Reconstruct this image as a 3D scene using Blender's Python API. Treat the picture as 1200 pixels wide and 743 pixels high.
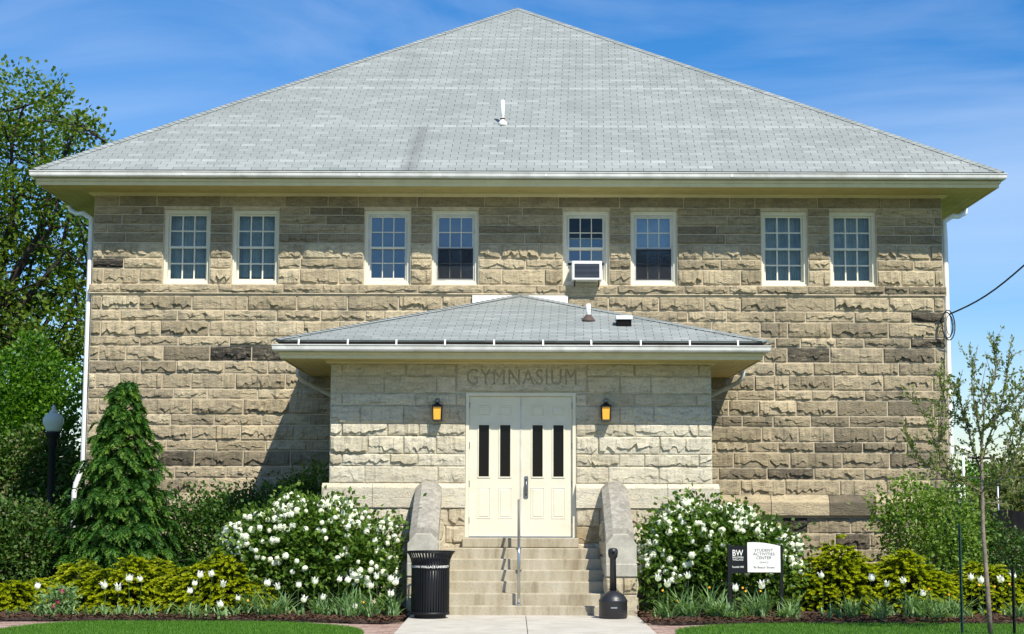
import bpy, math, random
import numpy as np
from mathutils import Vector, Matrix

for o in list(bpy.data.objects): bpy.data.objects.remove(o)
scene = bpy.context.scene
col = scene.collection
rnd = random.Random(7)
rng = np.random.default_rng(11)

# ------------------------------------------------------------------ camera
F, PITCH, YAW, ROLL = 1859.9, math.radians(6.639), math.radians(-.06), math.radians(.188)
EYE = Vector((-.077, -31.217, 1.845))
_R = Vector((math.cos(YAW), -math.sin(YAW), 0)); _H = Vector((math.sin(YAW), math.cos(YAW), 0)); _Z = Vector((0, 0, 1))
_U = -_H*math.sin(PITCH) + _Z*math.cos(PITCH); _F = _H*math.cos(PITCH) + _Z*math.sin(PITCH)
R_ = _R*math.cos(ROLL) + _U*math.sin(ROLL); U_ = -_R*math.sin(ROLL) + _U*math.cos(ROLL)
cam = bpy.data.cameras.new('camera'); camo = bpy.data.objects.new('camera', cam); col.objects.link(camo)
cam.sensor_width = 36; cam.lens = F*36/1200; cam.clip_end = 3000
m3 = Matrix((R_, U_, -_F)).transposed()
camo.matrix_world = Matrix.Translation(EYE) @ m3.to_4x4()
scene.camera = camo

def at(px, py, Y):
    """point of the photograph -> world point on the plane y = Y"""
    d = R_*((px-600)/F) - U_*((py-371.5)/F) + _F
    return EYE + d*((Y-EYE.y)/d.y)

# ------------------------------------------------------------------ light
SUN = Vector((-.552, 1.0, -1.38)).normalized()          # the way the light travels
elev = math.asin(-SUN.z); azim = math.atan2(-SUN.x, -SUN.y)   # azimuth from +Y, clockwise
world = bpy.data.worlds.new('World'); scene.world = world; world.use_nodes = True
nt = world.node_tree; nt.nodes.clear()
def N(t, ty, **kw):
    n = t.nodes.new(ty)
    for k, v in kw.items():
        if k in n.inputs: n.inputs[k].default_value = v
        else: setattr(n, k, v)
    return n
out = N(nt, 'ShaderNodeOutputWorld'); bg = N(nt, 'ShaderNodeBackground', Strength=.10)
sky = N(nt, 'ShaderNodeTexSky', sky_type='NISHITA', sun_disc=False)
sky.sun_elevation = elev; sky.sun_rotation = azim
sky.air_density = 1.0; sky.dust_density = .35; sky.ozone_density = 2.2; sky.altitude = 100
hsv = N(nt, 'ShaderNodeHueSaturation', Saturation=1.45, Value=1.12)
tc = N(nt, 'ShaderNodeTexCoord'); mp = N(nt, 'ShaderNodeMapping')
mp.inputs['Scale'].default_value = (1.1, 1.1, 3.6); mp.inputs['Rotation'].default_value = (0, .25, .4)
cn = N(nt, 'ShaderNodeTexNoise', Scale=2.6, Detail=6, Roughness=.52, Distortion=.8)
cr = N(nt, 'ShaderNodeValToRGB'); cr.color_ramp.elements[0].position = .42; cr.color_ramp.elements[1].position = .80
cr.color_ramp.elements[1].color = (.5, .5, .5, 1)
mx = N(nt, 'ShaderNodeMix', data_type='RGBA'); mx.inputs[7].default_value = (6.2, 7.4, 9.2, 1)
L_ = nt.links.new
L_(tc.outputs['Generated'], mp.inputs['Vector']); L_(mp.outputs[0], cn.inputs['Vector']); L_(cn.outputs[0], cr.inputs[0])
gd = N(nt, 'ShaderNodeMix', data_type='RGBA', blend_type='MULTIPLY'); gd.inputs[0].default_value = 1; gd.inputs[7].default_value = (.98, .97, 1.09, 1)
L_(sky.outputs[0], hsv.inputs['Color']); L_(hsv.outputs[0], gd.inputs[6]); L_(gd.outputs[2], mx.inputs[6]); L_(cr.outputs[0], mx.inputs[0])
L_(mx.outputs[2], bg.inputs['Color']); L_(bg.outputs[0], out.inputs['Surface'])
sl = bpy.data.lights.new('sun', 'SUN'); sl.energy = 5.0; sl.angle = math.radians(.5); sl.color = (1, .94, .83)
so = bpy.data.objects.new('sun', sl); col.objects.link(so); so.rotation_euler = SUN.to_track_quat('-Z', 'Y').to_euler()
so.location = (10, -20, 30)
vs = scene.view_settings; vs.view_transform = 'Standard'; vs.look = 'None'; vs.gamma = 1; vs.use_curve_mapping = False
vs.exposure = .32

# ------------------------------------------------------------------ materials
MATS = {}
def base_mat(name):
    m = bpy.data.materials.new(name); m.use_nodes = True
    t = m.node_tree; b = t.nodes['Principled BSDF']; MATS[name] = m
    return m, t, b
def pos(t, scale=(1, 1, 1)):
    g = N(t, 'ShaderNodeNewGeometry'); mp = N(t, 'ShaderNodeMapping'); mp.inputs['Scale'].default_value = scale
    t.links.new(g.outputs['Position'], mp.inputs['Vector']); return mp.outputs[0]
def noise(t, vec, scale, detail=4, rough=.6):
    n = N(t, 'ShaderNodeTexNoise', Scale=scale, Detail=detail, Roughness=rough); t.links.new(vec, n.inputs['Vector']); return n.outputs[0]
def ramp(t, fac, stops):
    r = N(t, 'ShaderNodeValToRGB'); e = r.color_ramp.elements
    while len(e) < len(stops): e.new(.5)
    for k, (p, c) in enumerate(stops): e[k].position = p; e[k].color = (*c, 1) if len(c) == 3 else c
    t.links.new(fac, r.inputs[0]); return r.outputs[0]
def mixc(t, fac, a, b, mode='MIX'):
    x = N(t, 'ShaderNodeMix', data_type='RGBA', blend_type=mode)
    for s, v in ((0, fac), (6, a), (7, b)):
        if hasattr(v, 'is_output'): t.links.new(v, x.inputs[s])
        elif s == 0: x.inputs[0].default_value = v
        else: x.inputs[s].default_value = (*v, 1)
    return x.outputs[2]
def bump(t, b, h, strength, dist=.02):
    n = N(t, 'ShaderNodeBump', Strength=strength, Distance=dist); t.links.new(h, n.inputs['Height']); t.links.new(n.outputs[0], b.inputs['Normal'])
def attr(t, name, ty='GEOMETRY'):
    a = N(t, 'ShaderNodeAttribute', attribute_type=ty, attribute_name=name); return a.outputs['Fac']
def plain(name, c, rough=.6, spec=.4, metal=0, var=.12, scale=3, bmp=0, bscale=40, grime=None):
    m, t, b = base_mat(name)
    p = pos(t); n = noise(t, p, scale, 5)
    lo = tuple(x*(1-var) for x in c); hi = tuple(min(1, x*(1+var)) for x in c)
    o = ramp(t, n, [(.3, lo), (.7, hi)])
    if grime:
        g = ramp(t, noise(t, p, 1.6, 8, .7), [(.5, (0, 0, 0)), (.68, (1, 1, 1))]); o = mixc(t, g, o, grime)
    t.links.new(o, b.inputs['Base Color'])
    b.inputs['Roughness'].default_value = rough; b.inputs['Specular IOR Level'].default_value = spec; b.inputs['Metallic'].default_value = metal
    if bmp: bump(t, b, noise(t, p, bscale, 6), bmp, .01)
    return m
def stone_mat(name, stops, dark, sootc, bmp=.7, grime=.5):
    m, t, b = base_mat(name)
    tone = attr(t, 'tone', 'OBJECT'); soot = attr(t, 'soot', 'OBJECT')
    p = pos(t); ps = pos(t, (1, 1, 4.5))
    c = ramp(t, tone, stops)
    n1 = noise(t, ps, 3.5, 6, .65)
    c = mixc(t, 1.0, c, ramp(t, n1, [(.3, (.68, .67, .66)), (.52, (1, 1, 1)), (.72, (1.16, 1.12, 1.04))]), 'MULTIPLY')
    g = ramp(t, noise(t, p, 1.1, 9, .72), [(.5, (0, 0, 0)), (.66, (grime,)*3)])
    c = mixc(t, g, c, dark)
    fl = ramp(t, noise(t, p, 30, 3, .6), [(.34, (.62, .6, .58)), (.46, (1, 1, 1))]); c = mixc(t, .8, c, fl, 'MULTIPLY')
    sm = N(t, 'ShaderNodeMath', operation='MULTIPLY'); t.links.new(soot, sm.inputs[0])
    t.links.new(ramp(t, noise(t, ps, 4, 7, .7), [(.28, (.35,)*3), (.5, (1, 1, 1))]), sm.inputs[1])
    c = mixc(t, sm.outputs[0], c, sootc)
    t.links.new(c, b.inputs['Base Color']); b.inputs['Roughness'].default_value = .9; b.inputs['Specular IOR Level'].default_value = .2
    ad = N(t, 'ShaderNodeMath', operation='ADD'); t.links.new(noise(t, ps, 9, 8, .7), ad.inputs[0]); t.links.new(noise(t, p, 34, 5, .7), ad.inputs[1])
    bump(t, b, ad.outputs[0], bmp, .035)
    return m
stone_mat('sandstone', [(0, (.235, .198, .132)), (.35, (.42, .35, .226)), (.7, (.555, .465, .305)), (1, (.65, .565, .385))], (.185, .168, .128), (.028, .027, .026), grime=.6)
stone_mat('pale_sandstone', [(0, (.52, .48, .36)), (.5, (.61, .565, .44)), (1, (.67, .62, .48))], (.50, .42, .28), (.3, .22, .1), bmp=.45, grime=.35)
plain('mortar', (.56, .48, .345), .95, .1, var=.2, scale=8, bmp=.5, bscale=60)
plain('pale_mortar', (.56, .52, .41), .95, .1, var=.12, scale=8, bmp=.4, bscale=60)
plain('concrete', (.50, .47, .40), .9, .2, var=.12, scale=2.5, bmp=.3, bscale=90, grime=(.42, .385, .315))
plain('coping_stone', (.33, .31, .26), .95, .15, var=.3, scale=14, bmp=.55, bscale=60, grime=(.19, .18, .155))
plain('block_stone', (.43, .41, .34), .95, .15, var=.2, scale=6, bmp=.5, bscale=50, grime=(.31, .29, .235))
plain('cream_paint', (.72, .68, .53), .4, .4, var=.05, scale=3, grime=(.66, .61, .46))
plain('trim_paint', (.68, .59, .34), .55, .3, var=.08, scale=4)
plain('soffit_paint', (.57, .46, .19), .6, .3, var=.1, scale=3)
plain('white_paint', (.82, .81, .76), .45, .4, var=.04, scale=5)
plain('frame_paint', (.74, .71, .57), .5, .4, var=.05, scale=6)
plain('gutter_paint', (.60, .60, .56), .35, .5, var=.18, scale=2.2, grime=(.42, .42, .37))
plain('black_metal', (.008, .0085, .01), .5, .3, var=.2)
plain('black_plastic', (.018, .019, .022), .4, .5, var=.2, bmp=.1)
plain('galvanised', (.50, .52, .54), .35, .5, 1, var=.1)
plain('dull_metal', (.22, .23, .25), .4, .5, 1, var=.15)
plain('rust_and_gap_shade', (.10, .07, .06), .7, .3, var=.3)  # flashing rust; also paints the shadow gap behind the porch gutter
plain('screen_mesh', (.02, .023, .028), .6, .3, var=.2)
plain('interior', (.10, .10, .10), .9, .1)
plain('curtain', (.46, .55, .55), .9, .1, var=.2, scale=5)
plain('bark', (.24, .195, .155), .95, .1, var=.35, scale=12, bmp=.8, bscale=30)
plain('dark_bark', (.045, .038, .032), .95, .1, var=.35, scale=9, bmp=.6, bscale=20)
plain('green_stake', (.015, .055, .035), .5, .4, var=.2)
plain('fence_screen', (.012, .012, .014), .85, .1, var=.3)
plain('soil_chip', (.085, .048, .03), .95, .1, var=.5, scale=25)
plain('recess_dirt_shade', (.45, .42, .32), .95, .1, var=.15)  # darker than the lintel: dirt plus painted shade of the cut letters
plain('ink', (.09, .085, .08), .7, .2)
plain('yellow_petal', (.75, .38, .02), .6, .3)
plain('pink_petal', (.50, .06, .16), .6, .3)
plain('cable_black', (.02, .02, .022), .5, .3)
plain('slot_shade_tar', (.09, .096, .095), .95, .1)  # dark deck colour stands in for shade and tar in the tab slots
plain('dark_slot', (.01, .01, .01), .9, .05)

m, t, b = base_mat('shingle')
tint = attr(t, 'tint')
c = ramp(t, tint, [(0, (.215, .240, .228)), (.5, (.268, .292, .280)), (1, (.37, .395, .382))])
p = pos(t)
c = mixc(t, .5, c, ramp(t, noise(t, p, 90, 3, .7), [(.35, (.85, .85, .85)), (.65, (1.1, 1.1, 1.1))]), 'MULTIPLY')
c = mixc(t, .5, c, ramp(t, noise(t, pos(t, (1, .25, .25)), 1.3, 6), [(.32, (.78, .80, .79)), (.62, (1.04, 1.04, 1.04))]), 'MULTIPLY')
# a sooty run down the slope
sx = N(t, 'ShaderNodeSeparateXYZ'); t.links.new(p, sx.inputs[0])
def mth(t, op, a, b_=None):
    n = N(t, 'ShaderNodeMath', operation=op)
    for i, v in enumerate((a, b_)):
        if v is None: continue
        if hasattr(v, 'is_output'): t.links.new(v, n.inputs[i])
        else: n.inputs[i].default_value = v
    return n.outputs[0]
lean = mth(t, 'MULTIPLY', sx.outputs[1], -.09)
xx = mth(t, 'ADD', mth(t, 'ABSOLUTE', mth(t, 'ADD', mth(t, 'ADD', sx.outputs[0], 2.05), lean)), mth(t, 'MULTIPLY', noise(t, p, 6, 6, .7), .34))
st = ramp(t, xx, [(.14, (1, 1, 1)), (.40, (0, 0, 0))])
en = ramp(t, mth(t, 'MULTIPLY', mth(t, 'ADD', sx.outputs[1], noise(t, p, 3, 4)), .3), [(.40, (1, 1, 1)), (.62, (0, 0, 0))])
st = mth(t, 'MULTIPLY', mth(t, 'MULTIPLY', st, en), mth(t, 'GREATER_THAN', sx.outputs[2], 7.5))
c = mixc(t, mth(t, 'MULTIPLY', st, .75), c, (.15, .16, .155))
t.links.new(c, b.inputs['Base Color']); b.inputs['Roughness'].default_value = .9; b.inputs['Specular IOR Level'].default_value = .25
bump(t, b, noise(t, p, 160, 3), .3, .004)

def leaf_mat(name, stops, trans=.3, rough=.5):
    m, t, b = base_mat(name)
    c = ramp(t, attr(t, 'tint'), stops)
    t.links.new(c, b.inputs['Base Color']); b.inputs['Roughness'].default_value = rough; b.inputs['Specular IOR Level'].default_value = .35
    tr = N(t, 'ShaderNodeBsdfTranslucent'); mxs = N(t, 'ShaderNodeMixShader'); mxs.inputs[0].default_value = trans
    br = mixc(t, 1.0, c, (1.5, 1.6, .7), 'MULTIPLY'); t.links.new(br, tr.inputs[0])
    o = t.nodes['Material Output']
    t.links.new(b.outputs[0], mxs.inputs[1]); t.links.new(tr.outputs[0], mxs.inputs[2]); t.links.new(mxs.outputs[0], o.inputs['Surface'])
leaf_mat('oak_leaf', [(0, (.05, .10, .01)), (.5, (.105, .18, .014)), (1, (.22, .28, .03))], .4)
leaf_mat('maple_leaf', [(0, (.03, .10, .006)), (.5, (.08, .20, .012)), (1, (.16, .30, .02))], .4)
leaf_mat('hedge_leaf', [(0, (.02, .06, .008)), (.5, (.05, .115, .014)), (.88, (.11, .19, .03)), (1, (.18, .14, .08))], .2)
leaf_mat('yew_leaf', [(0, (.02, .06, .008)), (.6, (.05, .12, .014)), (1, (.12, .22, .03))], .2)
leaf_mat('conifer_spray', [(0, (.02, .08, .012)), (.42, (.06, .165, .02)), (1, (.22, .36, .04))], .3)
leaf_mat('juniper_spray', [(0, (.07, .12, .006)), (.4, (.29, .34, .012)), (1, (.62, .62, .03))], .45)
leaf_mat('viburnum_leaf', [(0, (.035, .085, .01)), (.6, (.10, .19, .02)), (1, (.22, .33, .05))], .35)
leaf_mat('strap_leaf', [(0, (.07, .15, .04)), (.5, (.16, .28, .10)), (1, (.33, .44, .20))], .3)
leaf_mat('young_leaf', [(0, (.10, .15, .03)), (.6, (.18, .23, .06)), (1, (.28, .31, .10))], .35)
leaf_mat('far_leaf', [(0, (.05, .075, .015)), (.6, (.10, .12, .025)), (1, (.18, .16, .045))], .2)
leaf_mat('grass_blade', [(0, (.045, .14, .01)), (.5, (.085, .22, .016)), (1, (.15, .30, .03))], .3)
leaf_mat('white_petal', [(0, (.80, .81, .74)), (1, (.90, .90, .87))], .25)

m, t, b = base_mat('glass')       # panes: mirror-like coat over clear glass
gl = N(t, 'ShaderNodeBsdfGlossy', Roughness=.03); gl.inputs['Color'].default_value = (.9, .95, 1, 1)
tr = N(t, 'ShaderNodeBsdfTransparent'); tr.inputs[0].default_value = (.72, .80, .82, 1)
fr = N(t, 'ShaderNodeFresnel', IOR=1.75); fa = mth(t, 'ADD', fr.outputs[0], .07); ms = N(t, 'ShaderNodeMixShader')
bump(t, gl, noise(t, pos(t), 2.0, 2), .06, .05)
t.links.new(fa, ms.inputs[0]); t.links.new(tr.outputs[0], ms.inputs[1]); t.links.new(gl.outputs[0], ms.inputs[2]); t.links.new(ms.outputs[0], t.nodes['Material Output'].inputs['Surface'])
m, t, b = base_mat('clear_glass')
gl = N(t, 'ShaderNodeBsdfGlossy', Roughness=.04); tr = N(t, 'ShaderNodeBsdfTransparent'); tr.inputs[0].default_value = (.80, .86, .86, 1)
fr = N(t, 'ShaderNodeFresnel', IOR=1.5); ms = N(t, 'ShaderNodeMixShader'); bump(t, gl, noise(t, pos(t), 3.0, 2), .15, .05)
t.links.new(fr.outputs[0], ms.inputs[0]); t.links.new(tr.outputs[0], ms.inputs[1]); t.links.new(gl.outputs[0], ms.inputs[2]); t.links.new(ms.outputs[0], t.nodes['Material Output'].inputs['Surface'])
m, t, b = base_mat('dark_glass')
b.inputs['Base Color'].default_value = (.005, .005, .006, 1); b.inputs['Roughness'].default_value = .05; b.inputs['Specular IOR Level'].default_value = .18
m, t, b = base_mat('amber_glass')
b.inputs['Base Color'].default_value = (.75, .38, .04, 1); b.inputs['Roughness'].default_value = .35
b.inputs['Emission Color'].default_value = (1, .48, .04, 1); b.inputs['Emission Strength'].default_value = .12
m, t, b = base_mat('lamp_globe')
b.inputs['Base Color'].default_value = (.75, .80, .72, 1); b.inputs['Roughness'].default_value = .12; b.inputs['Transmission Weight'].default_value = .25; b.inputs['IOR'].default_value = 1.15
m, t, b = base_mat('mulch')
p = pos(t); c = ramp(t, noise(t, p, 30, 6, .7), [(.3, (.03, .017, .011)), (.55, (.08, .045, .028)), (.75, (.14, .085, .055))])
t.links.new(c, b.inputs['Base Color']); b.inputs['Roughness'].default_value = 1; bump(t, b, noise(t, p, 40, 5, .7), 1, .05)
m, t, b = base_mat('lawn')
p = pos(t); c = ramp(t, noise(t, p, 9, 6, .7), [(.3, (.028, .08, .01)), (.7, (.055, .13, .013))])
t.links.new(c, b.inputs['Base Color']); b.inputs['Roughness'].default_value = .95; bump(t, b, noise(t, p, 60, 4), .8, .03)
m, t, b = base_mat('paver')
c = ramp(t, attr(t, 'tint'), [(0, (.27, .165, .125)), (.5, (.36, .245, .19)), (1, (.44, .33, .27))])
c = mixc(t, .6, c, ramp(t, noise(t, pos(t), 25, 5), [(.3, (.75,)*3), (.7, (1.15,)*3)]), 'MULTIPLY')
t.links.new(c, b.inputs['Base Color']); b.inputs['Roughness'].default_value = .92
plain('paver_sand', (.27, .20, .15), .95, .1, var=.2, scale=20)
# weathered step stone: dusty treads with brown runs
m, t, b = base_mat('step_stone')
p = pos(t); c = ramp(t, noise(t, pos(t, (2.2, .6, .35)), 2.2, 6, .65), [(.32, (.25, .205, .13)), (.5, (.39, .345, .245)), (.7, (.46, .42, .325))])
c = mixc(t, .6, c, ramp(t, noise(t, p, 40, 4, .7), [(.32, (.65,)*3), (.5, (1,)*3)]), 'MULTIPLY')
t.links.new(c, b.inputs['Base Color']); b.inputs['Roughness'].default_value = .92; bump(t, b, noise(t, p, 50, 6), .4, .01)

# ------------------------------------------------------------------ mesh helpers
def link(name, me, mat=None, parent=None, loc=None):
    o = bpy.data.objects.new(name, me); col.objects.link(o)
    if mat and me is not None and not me.materials: me.materials.append(MATS[mat])
    if parent: o.parent = parent
    if loc is not None: o.location = loc
    return o
def tag(o, label=None, cat=None, group=None, kind=None):
    if label: o['label'] = label
    if cat: o['category'] = cat
    if group: o['group'] = group
    if kind: o['kind'] = kind
    return o
def empty(name, loc=(0, 0, 0)):
    o = bpy.data.objects.new(name, None); col.objects.link(o); o.location = loc; o.empty_display_size = .2; return o
def copy_tree(o, parent=None):
    c = o.copy(); col.objects.link(c); c.parent = parent
    for ch in [x for x in o.children]: copy_tree(ch, c)
    return c
class MB:
    def __init__(s): s.v = []; s.f = []
    def add(s, vs, fs):
        n = len(s.v); s.v += [tuple(x) for x in vs]; s.f += [tuple(i+n for i in f) for f in fs]; return s
    def box(s, x0, x1, y0, y1, z0, z1):
        return s.add([(x0,y0,z0),(x1,y0,z0),(x1,y1,z0),(x0,y1,z0),(x0,y0,z1),(x1,y0,z1),(x1,y1,z1),(x0,y1,z1)],
                     [(0,3,2,1),(4,5,6,7),(0,1,5,4),(1,2,6,5),(2,3,7,6),(3,0,4,7)])
    def bevbox(s, x0, x1, y0, y1, z0, z1, b=.01):
        # box with all edges chamfered
        v = []; 
        xs, ys, zs = (x0, x1), (y0, y1), (z0, z1)
        idx = {}
        for i in (0, 1):
            for j in (0, 1):
                for k in (0, 1):
                    sx, sy, sz = (b if i == 0 else -b), (b if j == 0 else -b), (b if k == 0 else -b)
                    idx[i, j, k, 'x'] = len(v); v.append((xs[i], ys[j]+sy, zs[k]+sz))
                    idx[i, j, k, 'y'] = len(v); v.append((xs[i]+sx, ys[j], zs[k]+sz))
                    idx[i, j, k, 'z'] = len(v); v.append((xs[i]+sx, ys[j]+sy, zs[k]))
        g = lambda i, j, k, a: idx[i, j, k, a]
        f = []
        for e in (0, 1):
            q = [g(e,0,0,'x'), g(e,1,0,'x'), g(e,1,1,'x'), g(e,0,1,'x')]; f.append(q if e else q[::-1])
            q = [g(0,e,0,'y'), g(1,e,0,'y'), g(1,e,1,'y'), g(0,e,1,'y')]; f.append(q[::-1] if e else q)
            q = [g(0,0,e,'z'), g(1,0,e,'z'), g(1,1,e,'z'), g(0,1,e,'z')]; f.append(q if e else q[::-1])
        for a in (0, 1):
            for c in (0, 1):
                f.append([g(a,c,0,'x'), g(a,c,1,'x'), g(a,c,1,'y'), g(a,c,0,'y')])
                f.append([g(a,0,c,'x'), g(a,1,c,'x'), g(a,1,c,'z'), g(a,0,c,'z')])
                f.append([g(0,a,c,'y'), g(1,a,c,'y'), g(1,a,c,'z'), g(0,a,c,'z')])
                for d in (0, 1): f.append([g(a,c,d,'x'), g(a,c,d,'y'), g(a,c,d,'z')])
        return s.add(v, f)
    def tube(s, pts, rad, n=8, cap=True):
        pts = [Vector(p) for p in pts]; k = len(pts)
        if not hasattr(rad, '__len__'): rad = [rad]*k
        vs, fs = [], []; prev = None
        for i, p in enumerate(pts):
            d = (pts[min(i+1, k-1)] - pts[max(i-1, 0)]).normalized()
            ref = prev if prev else (Vector((0, 0, 1)) if abs(d.z) < .9 else Vector((1, 0, 0)))
            a = d.cross(ref).normalized() if not prev else (prev - d*prev.dot(d)).normalized()
            prev = a; bb = d.cross(a)
            for j in range(n):
                th = 2*math.pi*j/n; vs.append(p + (a*math.cos(th) + bb*math.sin(th))*rad[i])
        for i in range(k-1):
            for j in range(n): fs.append((i*n+j, i*n+(j+1) % n, (i+1)*n+(j+1) % n, (i+1)*n+j))
        if cap: fs.append(tuple(range(n))[::-1]); fs.append(tuple(range((k-1)*n, k*n)))
        return s.add(vs, fs)
    def lathe(s, prof, n=24, c=(0, 0, 0)):
        vs = [(c[0]+r*math.cos(2*math.pi*j/n), c[1]+r*math.sin(2*math.pi*j/n), c[2]+z) for r, z in prof for j in range(n)]
        fs = [(i*n+j, i*n+(j+1) % n, (i+1)*n+(j+1) % n, (i+1)*n+j) for i in range(len(prof)-1) for j in range(n)]
        fs += [tuple(range(n))[::-1], tuple(range((len(prof)-1)*n, len(prof)*n))]
        return s.add(vs, fs)
    def mesh(s, name, smooth=False):
        me = bpy.data.meshes.new(name); me.from_pydata(s.v, [], s.f); me.update()
        if smooth: me.polygons.foreach_set('use_smooth', [True]*len(me.polygons))
        return me
    def build(s, name, mat, parent=None, smooth=False, loc=None): return link(name, s.mesh(name, smooth), mat, parent, loc)
def np_mesh(name, V, quads, tint=None, per=4):
    me = bpy.data.meshes.new(name); n = len(quads)
    me.vertices.add(len(V)); me.vertices.foreach_set('co', np.ascontiguousarray(V, np.float32).ravel())
    me.loops.add(n*per); me.loops.foreach_set('vertex_index', np.ascontiguousarray(quads, np.int32).ravel())
    me.polygons.add(n); me.polygons.foreach_set('loop_start', np.arange(0, n*per, per, dtype=np.int32))
    me.polygons.foreach_set('loop_total', np.full(n, per, np.int32))
    if tint is not None:
        a = me.attributes.new('tint', 'FLOAT', 'POINT'); a.data.foreach_set('value', np.ascontiguousarray(tint, np.float32))
    me.update(calc_edges=True); me.shade_flat(); return me
def unit(a): return a/np.maximum(np.linalg.norm(a, axis=1, keepdims=True), 1e-9)
def leaves(name, P, D, Lg, Wd, tint, mat, parent=None, fold=.25, flop=1.0, r=None):
    """many small folded leaves: base P, long axis D, length Lg, half width Wd"""
    r = r or rng; n = len(P); D = unit(D)
    rv = r.normal(size=(n, 3))*flop + np.array([0, 0, 1.0])*(1 if flop < 1 else .6)
    S = unit(np.cross(D, rv)); U = np.cross(S, D)
    Lg = np.broadcast_to(Lg, n)[:, None]; Wd = np.broadcast_to(Wd, n)[:, None]
    V = np.empty((n, 4, 3)); mid = P + D*Lg*.48 + U*Wd*fold
    V[:, 0] = P; V[:, 1] = mid + S*Wd; V[:, 2] = P + D*Lg; V[:, 3] = mid - S*Wd
    q = np.arange(n*4).reshape(n, 4)
    me = np_mesh(name, V.reshape(-1, 3), q, np.repeat(tint, 4))
    return link(name, me, mat, parent)
def text_geo(body, w, h, bold=0.0, ext=0.0):
    cu = bpy.data.curves.new('t', 'FONT'); cu.body = body; cu.size = 1; cu.offset = bold; cu.extrude = 0; cu.resolution_u = 3
    ob = bpy.data.objects.new('t', cu); col.objects.link(ob); dg = bpy.context.evaluated_depsgraph_get(); dg.update()
    me = bpy.data.meshes.new_from_object(ob.evaluated_get(dg))
    V = np.array([v.co[:] for v in me.vertices]); Fs = [tuple(p.vertices) for p in me.polygons]
    bpy.data.objects.remove(ob); bpy.data.curves.remove(cu); bpy.data.meshes.remove(me)
    lo, hi = V.min(0), V.max(0)
    V = (V-(lo+hi)/2); V[:, 0] *= w/(hi[0]-lo[0]); V[:, 1] *= h/(hi[1]-lo[1])
    return V, Fs
def text_flat(name, body, cx, y, cz, w, h, mat, parent, bold=0.0):
    V, Fs = text_geo(body, w, h, bold); mb = MB()
    mb.add([(cx+x, y, cz+z) for x, z, _ in V], Fs)
    return mb.build(name, mat, parent)

# ------------------------------------------------------------------ ground
def sheet(name, poly, z, mat):
    mb = MB(); mb.add([(x, y, z) for x, y in poly], [tuple(range(len(poly)))]); return mb.build(name, mat)
g = sheet('ground', [(-600, -80), (600, -80), (600, 900), (-600, 900)], -.06, 'lawn'); g['kind'] = 'structure'
# mulch bed with gentle swells
nx, ny = 150, 50
def bed_edge(x):                       # front edge of the planting bed
    return -6.62 - .10*math.sin(x*.5+1) - (.35 if False else 0) - .30*math.exp(-((abs(x)-2.2)/.7)**2)
V = []; 
for j in range(ny):
    for i in range(nx):
        x = -13+26*i/(nx-1); y0 = bed_edge(x); y = y0+(.2-y0)*j/(ny-1)
        edge = min(1, j/3)
        if -1.9 < x < 2.1: V.append((x, y, -.03)); continue
        V.append((x, y, .015 + edge*(.035+.035*math.sin(x*3.1+y*2)*math.sin(y*4.3-x) + .02*rnd.random())))
Q = [(j*nx+i, j*nx+i+1, (j+1)*nx+i+1, (j+1)*nx+i) for j in range(ny-1) for i in range(nx-1)]
bed = link('mulch_bed', np_mesh('mulch_bed', np.array(V), np.array(Q)), 'mulch'); bed.data.shade_smooth(); bed['kind'] = 'structure'
mb = MB()
for k in range(9000):
    x = rnd.uniform(-9.8, 9.8); y = bed_edge(x)+rnd.random()**1.6*2.2-.02
    if -1.75 < x < 1.9: continue
    a = rnd.uniform(0, 6.28); l = rnd.uniform(.02, .055); w = rnd.uniform(.006, .014); z = .055+rnd.random()*.04; ti = rnd.uniform(-.5, .5)
    dx, dy = math.cos(a)*l, math.sin(a)*l; px_, py_ = -math.sin(a)*w, math.cos(a)*w
    mb.add([(x-dx-px_, y-dy-py_, z-ti*l), (x+dx-px_, y+dy-py_, z+ti*l), (x+dx+px_, y+dy+py_, z+ti*l+.01), (x-dx+px_, y-dy+py_, z-ti*l+.012)], [(0, 1, 2, 3)])
mc = mb.build('mulch_chips', 'soil_chip'); tag(mc, 'shredded brown bark chips covering the planting bed', 'mulch', kind='stuff')
# brick paving with lawn in front of it
s_ = sheet('brick_path', [(-13, -16), (13, -16), (13, -6.3), (-13, -6.3)], -.012, 'paver_sand'); s_['kind'] = 'structure'
def lawn_left(x): # far edge of the left lawn panel, None outside
    xa, xb = -7.35, -2.15
    if x < xa or x > xb: return None
    e = -7.02 + .04*math.sin(x)
    for q, r in ((xa, 1.1), (xb, 1.9)):
        d = abs(x-q)
        if d < r: e -= (1-math.sqrt(max(0, 1-((r-d)/r)**2)))*1.9
    return e
def lawn_right(x):
    xa = 2.2
    if x < xa: return None
    e = -7.0 + .012*x
    d = x-xa
    if d < 1.9: e -= (1-math.sqrt(max(0, 1-((1.9-d)/1.9)**2)))*1.7
    return e
def lawn_panel(fn, xa, xb):
    xs = np.linspace(xa+.001, xb-.001, 90); top = [(x, fn(x), .018) for x in xs]; low = [(x, -30, .018) for x in xs]
    mb = MB(); k = len(xs)
    mb.add(low+top, [(i, i+1, k+i+1, k+i) for i in range(k-1)])
    mb.add(top+[(x, y, -.02) for x, y, z in top], [(i, i+1, k+i+1, k+i) for i in range(k-1)])
    o = mb.build('lawn', 'lawn'); o['kind'] = 'structure'
    xs = rng.uniform(xa, xb, 60000); ys = np.array([fn(min(max(x, xa+.001), xb-.001)) for x in xs]) - rng.random(60000)**1.3*3.2 + .02
    P = np.stack([xs, ys, np.full(len(xs), .012)], 1); D = np.stack([rng.normal(0, .35, len(xs)), rng.normal(0, .35, len(xs)), np.ones(len(xs))], 1)
    return P, D
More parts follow.
